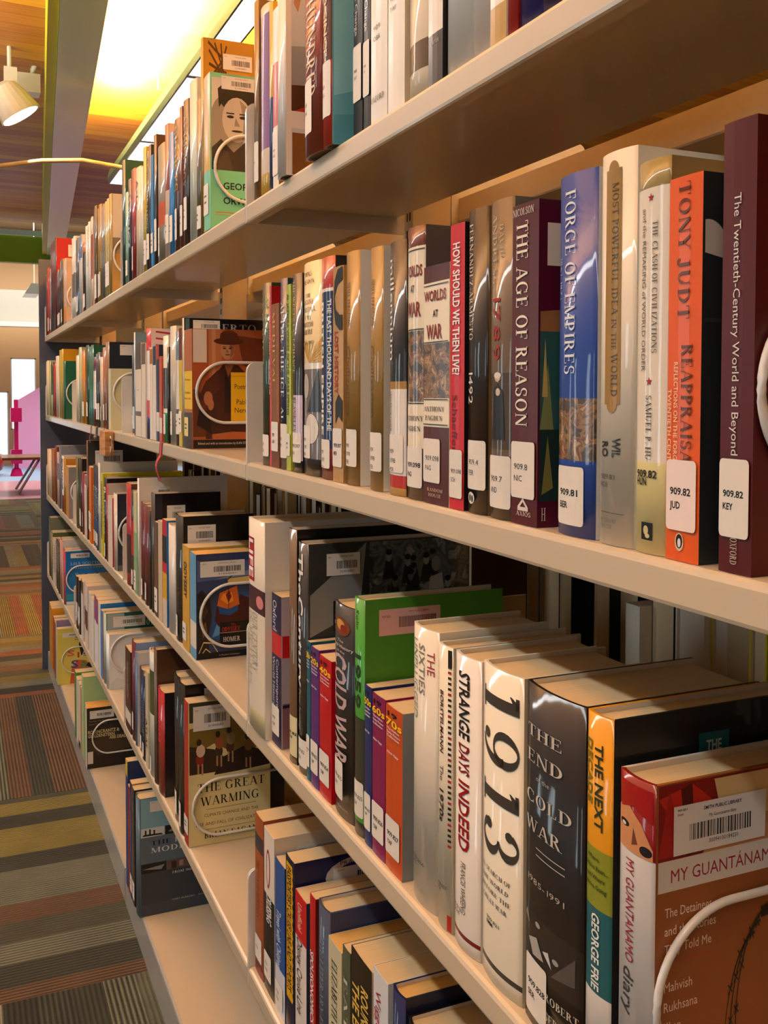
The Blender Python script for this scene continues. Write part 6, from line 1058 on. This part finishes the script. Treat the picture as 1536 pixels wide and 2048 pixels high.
 (-0.008, 2.9403, 0.0335, 0.1797, 0.155, 'charcoal paperback with cream block lettering', '#d0c8b8', {'k': 'p', 'near': '#3a3830', 'nearart': 'rosen', 'nas': 0.75, 'bc': (0.05, 0.82, 0.5, 0.95), 'pages': '#d09a48'}),
]),
((4, 3), [
 (-0.0056, 4.1828, 0.05, 0.2426, 0.16, 'yellow orange book', '#b8882c', {'near': '#d09a30', 'k': 'p'}),
 (-0.007, 4.1325, 0.05, 0.2426, 0.16, 'yellow orange book', '#b8882c', {'near': '#d09a30', 'k': 'p'}),
 (-0.008, 4.0822, 0.05, 0.2421, 0.16, 'yellow orange book', '#b8882c', {'near': '#d09a30', 'k': 'p', 'bc': (0.3, 0.86, 0.8, 0.95)}),
 (-0.0046, 4.0242, 0.0464, 0.2174, 0.16, 'red spined book with black cover', '#9a3830', {'near': '#2a2626', 'k': 'p'}),
 (-0.0058, 3.9774, 0.0464, 0.216, 0.16, 'red spined book with black cover', '#9a3830', {'near': '#2a2626', 'k': 'p'}),
 (-0.008, 3.9307, 0.0464, 0.2177, 0.16, 'red spined book with black cover', '#9a3830', {'near': '#2a2626', 'k': 'p'}),
 (-0.008, 3.8894, 0.0306, 0.2366, 0.16, 'book with violet cover', '#d0c8c0', {'near': '#8a84a8', 'k': 'p'}),
 (-0.008, 3.8449, 0.034, 0.2128, 0.17, 'yellow covered book with hand lettering', '#d0ca7a', {'near': '#d2cc70', 'nearart': 'sisay', 'bc': (0.1, 0.84, 0.6, 0.92), 'k': 'p'}),
]),
]

ORD = ['', 'first', 'second', 'third', 'fourth', 'fifth', 'sixth', 'seventh', 'eighth', 'ninth', 'tenth', 'eleventh', 'twelfth', 'thirteenth', 'fourteenth', 'fifteenth', 'sixteenth', 'seventeenth', 'eighteenth', 'nineteenth', 'twentieth'] + ['twenty-' + q for q in ('first', 'second', 'third', 'fourth', 'fifth', 'sixth', 'seventh', 'eighth', 'ninth')]
ENDS = {}
for (s, k), rows in BOOKS:
    ZNOW = ZD[s] + (.0007 if s == 4 else .0003)
    names = [r[5] for r in rows]
    for i, (x, y, T, H, D, desc, hx, o) in enumerate(rows):
        where = '%s from left, %s bay, %s shelf' % (ORD[i+1], BAY[k], SHN[s])
        if len(desc.split()) > 6 and names.count(desc) == 1: label = '%s, %s shelf' % (desc, SHN[s])
        else: label = desc + ', ' + where
        book(x, y, T, H, D, label, hx, o, 'books in the %s bay of the %s shelf' % (BAY[k], SHN[s]))
    ENDS[(s, k)] = rows[-1][1]
# books of the far side, seen between the decks with their fore-edges towards us
rb = random.Random(11)
PAL = ['#1c1a1e', '#242226', '#5a4a34', '#8a6a3c', '#d0c0a0', '#3a2a24', '#7a5a30', '#c8b080', '#2a3040', '#4a2c24']
FAR = []
def back_row(s, k, n, hmin, hmax, pal, single=False):
    global ZNOW
    ZNOW = ZD[s]+.0003; y = YB[k]+.03
    for i in range(n):
        T = rb.uniform(.022, .046)
        if y+T > YB[k+1]-.03: break
        H = rb.uniform(hmin, hmax); D = rb.uniform(.14, .17); c = rb.choice(pal)
        o = dict(near=c, far=c, k=rb.choice('hhp'), pages=rb.choice(('#cdbb96', '#b8a888', '#d8d0c0')))
        xf = 2*XC-rb.uniform(.008, .02)
        label = 'book showing page edges, %s from right, far side of %s shelf, %s bay' % (ORD[i+1], SHN[s], BAY[k])
        if single: book(xf, y, T, H, D, label, c, o, 'far side books of the %s bay of the %s shelf' % (BAY[k], SHN[s]), flip=True)
        else: FAR.append((xf-D, xf, y, y+T, ZNOW, ZNOW+H, c, o['pages']))
        y += T+.0006
back_row(2, 0, 28, .19, .27, ['#1c1a1e', '#1e1c22', '#2a2830', '#d8d0c0', '#3a3c44', '#c8c8c8', '#c8b820', '#2a2436'], True)
back_row(2, 1, 28, .17, .25, PAL)
back_row(2, 2, 28, .16, .22, PAL)
back_row(1, 0, 26, .15, .21, PAL + ['#4a3a7a', '#c85a90'])
back_row(1, 1, 26, .15, .21, ['#4a3a7a', '#c8508a', '#c8b030', '#3a3a6a', '#2a6a5a', '#d8d0c0', '#5a4a8a'])
back_row(3, 0, 26, .16, .24, ['#1c1a18', '#242222', '#3a3a30', '#2a2c2a'])

mb = MB(); ms = []
for x0, x1, y0, y1, z0, z1, c, pg in FAR:                       # covers folded round the pages, spine on the far side
    m = mat(c, 'cover'); pm = mat(pg, 'page')
    for q in (m, pm):
        if q not in ms: ms.append(q)
    a = ms.index(m); e = ms.index(pm)
    mb.prism_z([(x0, y0), (x1, y0), (x1, y1), (x0, y1), (x0, y1-.002), (x1-.002, y1-.002), (x1-.002, y0+.002), (x0, y0+.002)], z0, z1, a)
    mb.box(x0+.003, x1-.0022, y0+.0021, y1-.0021, z0+.001, z1-.003, e)
fb = tag(mb.build('books', ms), 'rows of books on the far side shelves, seen between the decks', 'books'); fb['kind'] = 'stuff'

# ------------------------------------------------------------------ wire book supports
def wire(s, k, y):
    z = ZD[s]; b = MB(); r = .0024
    lo, hi = {(2, 0): (.03, .136), (2, 1): (.018, .12), (3, 1): (.016, .112)}.get((s, k), (.042, .14))
    R2 = (hi-lo)/2; zc = z+(hi+lo)/2
    P = [(.208, y, zc-R2), (.008+R2, y, zc-R2)] + [(.008+R2-R2*math.sin(a*PI/28), y, zc-R2*math.cos(a*PI/28)) for a in range(1, 28)] + [(.008+R2, y, zc+R2), (.208, y, zc+R2)]
    b.tube(P, r, 12)
    t = thing('wire_book_support', 'white wire loop holding up books of the %s shelf, %s bay' % (SHN[s], BAY[k]), 'book support', (0, 0, 0), 0, 'wire book supports')
    b.build('wire_loop', WHITE, t, True)
    b = MB(); b.box(.2065, .2112, y-.008, y+.008, zc-R2-.008, zc+R2+.008); b.build('clip_plate', WHITE, t)
for (s, k), y in ENDS.items():
    if (s, k) in ((0, 0), (3, 0), (4, 1)): continue
    wire(s, k, y-.0035)

# ------------------------------------------------------------------ bookmarks hanging over the second shelf's lip
def ribbon(y, wd, length, cols, name, label, cat, curl=.01):
    b = MB(); z = ZL[1]+.0247
    path = [(.03, z), (.004, z), (-.0012, z-.002), (-.0016, z-.012), (-.0022, z-.026)] + [(-.003-curl*math.sin(i*.9)*.5-curl*.3*i/5, z-.026-(length-.026)*i/5) for i in range(1, 6)]
    for j, c in enumerate(cols):
        w0 = wd*j/len(cols); w1 = wd*(j+1)/len(cols)
        for (x0, z0), (x1, z1) in zip(path[:-1], path[1:]):
            sh = .25*(z-z0); sh1 = .25*(z-z1)
            A = [(x0, y+w0+sh, z0), (x0, y+w1+sh, z0), (x1, y+w1+sh1, z1), (x1, y+w0+sh1, z1)]
            b.poly(A, j); b.poly([(x+.0004, yy, zz) for x, yy, zz in reversed(A)], j)
    tag(b.build(name, [mat(c, 'paper') for c in cols]), label, cat)
ribbon(1.80, .022, .075, ['#b8242c', '#c03038', '#3a2c2c'], 'ribbon_bookmark', 'red and black ribbon bookmark hanging over the second shelf', 'bookmark')
ribbon(2.70, .045, .034, ['#2c2030', '#3a2a3c', '#b09a38'], 'ribbon_bookmark', 'dark purple and yellow band looped over the second shelf lip', 'bookmark', .004)
ribbon(2.575, .014, .05, ['#d88a94'], 'ribbon_bookmark', 'pink ribbon bookmark beside the wooden tag', 'bookmark')
ribbon(2.83, .012, .05, ['#8a1c34'], 'ribbon_bookmark', 'thin crimson cord bookmark left of the dark purple band', 'bookmark', .002)
t = thing('wooden_tag', 'small wooden block tag hanging from the second shelf lip by a wire', 'tag', (-.006, 2.4, ZL[1]+.022))
b = MB(); b.box(-.016, .004, .0, .1, -.058, .0); b.build('tag_block', mat_noise('tag_wood', ['#8a5c30', '#a87842', '#b8884c'], 20, .6, 0, 3, (1, 1, 6)), t)
b = MB(); b.tube([(-.004, -.002, -.02), (-.006, -.02, -.01), (-.004, -.035, -.03), (-.006, -.02, -.05), (-.004, -.002, -.035)], .0015, 6); b.build('wire_ring', mat('#b0b0aa', 'metal'), t, True)
b = MB(); b.lathe([(.005*1, -.03), (.03, -.024), (.046, 0), (.036, .02), (.018, .029), (.003, .031)], 24, 0, (.15, 3.02, .972))
tag(b.build('cushion_toy', mat('#b0a48c', 'paper'), None, True), 'rounded pale object lying on the books of the third shelf', 'object')

# ------------------------------------------------------------------ lamps and the far room
def strip_light(x, y0, y1, label):
    t = thing('strip_light', label, 'ceiling light', (x, (y0+y1)/2, 2.58)); h = (y1-y0)/2
    b = MB(); b.prism_y([(-.065, .03), (-.058, .0), (-.05, .0), (-.05, .07), (.05, .07), (.05, .0), (.058, .0), (.075, .05), (.06, .085), (-.055, .085)], -h, h); b.build('housing', mat('#5c5a54', 'metal'), t)
    em = MATS.get('lamp')
    if not em:
        em = bpy.data.materials.new('lamp_diffuser'); em.use_nodes = True; q = em.node_tree.nodes['Principled BSDF']
        q.inputs['Base Color'].default_value = (.9, .9, .85, 1); q.inputs['Emission Color'].default_value = (1, .95, .84, 1); q.inputs['Emission Strength'].default_value = 2.2; MATS['lamp'] = em
    n = int(round(2*h/1.25)); L = 2*h/n
    for i in range(n):
        b = MB(); b.box(-.05, .05, -h+i*L+.012, -h+(i+1)*L-.012, .0, .012); b.build('diffuser', em, t)
        if i: b = MB(); b.box(-.052, .052, -h+i*L-.012, -h+i*L+.012, -.004, .014); b.build('joint', mat('#4a4842', 'metal'), t)
    for i in range(2):
        b = MB(); yy = -h*.6+i*h*1.2; b.tube([(0, yy, .085), (0, yy, .57)], .002, 6); b.build('suspension_wire', mat('#8a8478', 'metal'), t)
strip_light(.655, -.5, 6.75, 'long suspended strip light above the shelving range')
strip_light(-.98, -1.3, 5.7, 'long suspended strip light above the aisle')
t = thing('spotlight', 'white spotlight head aimed down from the ceiling at left', 'spotlight', (-.05, 6.0, 2.86))
def rot_tube(path, radii, seg=20):
    b = MB(); P = [Vector(p) for p in path]; n0 = 0
    ax = (P[-1]-P[0]).normalized(); a = ax.cross(Vector((0, 1, 0))).normalized(); c = ax.cross(a)
    for p, r in zip(P, radii):
        for q in range(seg): th_ = 2*PI*q/seg; b.v.append(tuple(p+a*r*math.cos(th_)+c*r*math.sin(th_)))
    for i in range(len(P)-1):
        for q in range(seg):
            u = i*seg+q; v = i*seg+(q+1) % seg; b.f.append((u, v, v+seg, u+seg)); b.m.append(0)
    b.f.append(tuple(reversed(range(seg)))); b.f.append(tuple((len(P)-1)*seg+q for q in range(seg))); b.m += [0, 0]
    return b
rot_tube([(.06, 0, -.09), (.0, 0, .0), (-.03, 0, .06), (-.045, 0, .08)], [.12, .1, .07, .03]).build('lamp_head', mat('#e4dcc4', 'metal'), t)
rot_tube([(.064, 0, -.096), (.061, 0, -.0915)], [.1, .11]).build('lamp_lens', MATS['lamp'], t)
b = MB(); b.box(-.03, .04, -.03, .03, .04, .17); b.tube([(.0, 0, .1), (.0, 0, .29)], .012, 8); b.build('stem', mat('#d8d0bc', 'metal'), t)
sl = bpy.data.lights.new('spot_beam', 'SPOT'); sl.energy = 30; sl.color = (1, .9, .7); sl.spot_size = 1.2; so = bpy.data.objects.new('spot_beam', sl); C.objects.link(so); so.location = (.05, 5.9, 2.75); so.rotation_euler = (.2, -.5, 0)
t = thing('junction_box', 'pale junction box with bent conduit fixed to the green beam', 'junction box', (.075, 6.3, 3.03))
b = MB(); b.box(-.07, .06, -.06, .06, -.05, .06); b.build('box_body', mat('#c8c0a8', 'metal'), t)
b = MB(); b.tube([(.02, 0, .06), (.022, 0, .1), (.04, 0, .14), (.09, 0, .17), (.14, 0, .185)], .016, 10); b.build('conduit', mat('#c8c0a8', 'metal'), t, True)
b = MB(); b.tube([(-3.0, 6.1, 2.32), (-.1, 6.05, 2.485), (.12, 6.05, 2.535), (.35, 6.05, 2.56), (.62, 6.05, 2.535), (2.5, 6.0, 2.4)], .014, 10)
tag(b.build('tie_rod', mat('#b09a70', 'metal'), None, True), 'thin beige tie rod bowed under the roof beam', 'tie rod')
# far room
mag = mat('#c4186c', 'cover')
t = thing('pink_post', 'magenta post with two square blocks in the far room', 'post', (.43, 15.0, 0))
b = MB(); b.tube([(0, 0, 0), (0, 0, 1.1)], .03, 12); b.build('post_shaft', mag, t)
for z0 in (.78, .18): b = MB(); b.box(-.075, .075, -.075, .075, z0, z0+.2); b.build('block', mag, t)
b = MB(); b.lathe([(.09, 0), (.06, .1), (.03, .12)], 16); b.build('foot', mag, t)
b = MB(); b.prism_y([(.46, .0), (2.6, 0), (2.6, 1.6), (1.1, 1.43), (.5, 1.06)], 16.5, 16.56)
tag(b.build('pink_partition', mat('#e09cc8', 'paper')), 'pink partition with a sloping top in the far room', 'partition')
t = thing('low_table', 'low wooden table with crossed metal legs on the far pink floor', 'table', (.75, 12.6, 0))
b = MB(); b.box(-.62, .6, -.35, .35, .40, .43); b.build('table_top', mat('#8a5a30', 'cover'), t)
for sx_ in (-1, 1):
    for sy_ in (-1, 1): b = MB(); b.tube([(-.1+.1*sx_, .25*sy_, .4), (-.02+.42*sx_, .3*sy_, 0)], .015, 8); b.build('leg', mat('#6a6c70', 'metal'), t)
def tub(x, y, label):
    t = thing('tub_chair', label, 'chair', (x, y, 0), 0, None)
    b = MB(); b.lathe([(.2, .0), (.3, .08), (.34, .22), (.3, .3), (.26, .28), (.0, .24)], 24); b.build('seat', mat('#c03018', 'cover'), t, True)
    b = MB(); b.lathe([(.14, -.0), (.16, .02)], 16); b.build('base', mat('#5a5a5a', 'metal'), t)
tub(-.05, 15.3, 'orange red tub chair left of the magenta post'); tub(1.3, 15.0, 'orange red tub chair behind the low table')
for i, (x, y) in enumerate(((.15, 14.6), (.62, 14.2))):
    t = thing('pendant_lamp', ['white tube pendant lamp hanging nearer the left edge', 'grey trough pendant lamp hanging beside the end panel'][i], 'pendant lamp', (x, y, 2.62 if i else 2.75))
    b = MB()
    if i: b.prism_y([(-.12, -.1), (.06, -.1), (.12, .04), (-.04, .04)], -.3, .3); b.build('shade', mat('#a8a8a4', 'metal'), t)
    else: b.tube([(0, 0, -.2), (0, 0, .25)], .05, 12); b.build('shade', mat('#e8e4da', 'metal'), t, True)
    b = MB(); b.tube([(.02, 0, .0), (.02, 0, 3.9-(2.62 if i else 2.75))], .006, 6); b.build('cord', mat('#d0ccc0', 'metal'), t)
area('far_room_lamp', (1.0, 14.6, 3.7), (0, 0, 0), 4, 2, 380, (1, .92, .78))
bpy.data.objects.remove(_to); bpy.data.curves.remove(_tc)
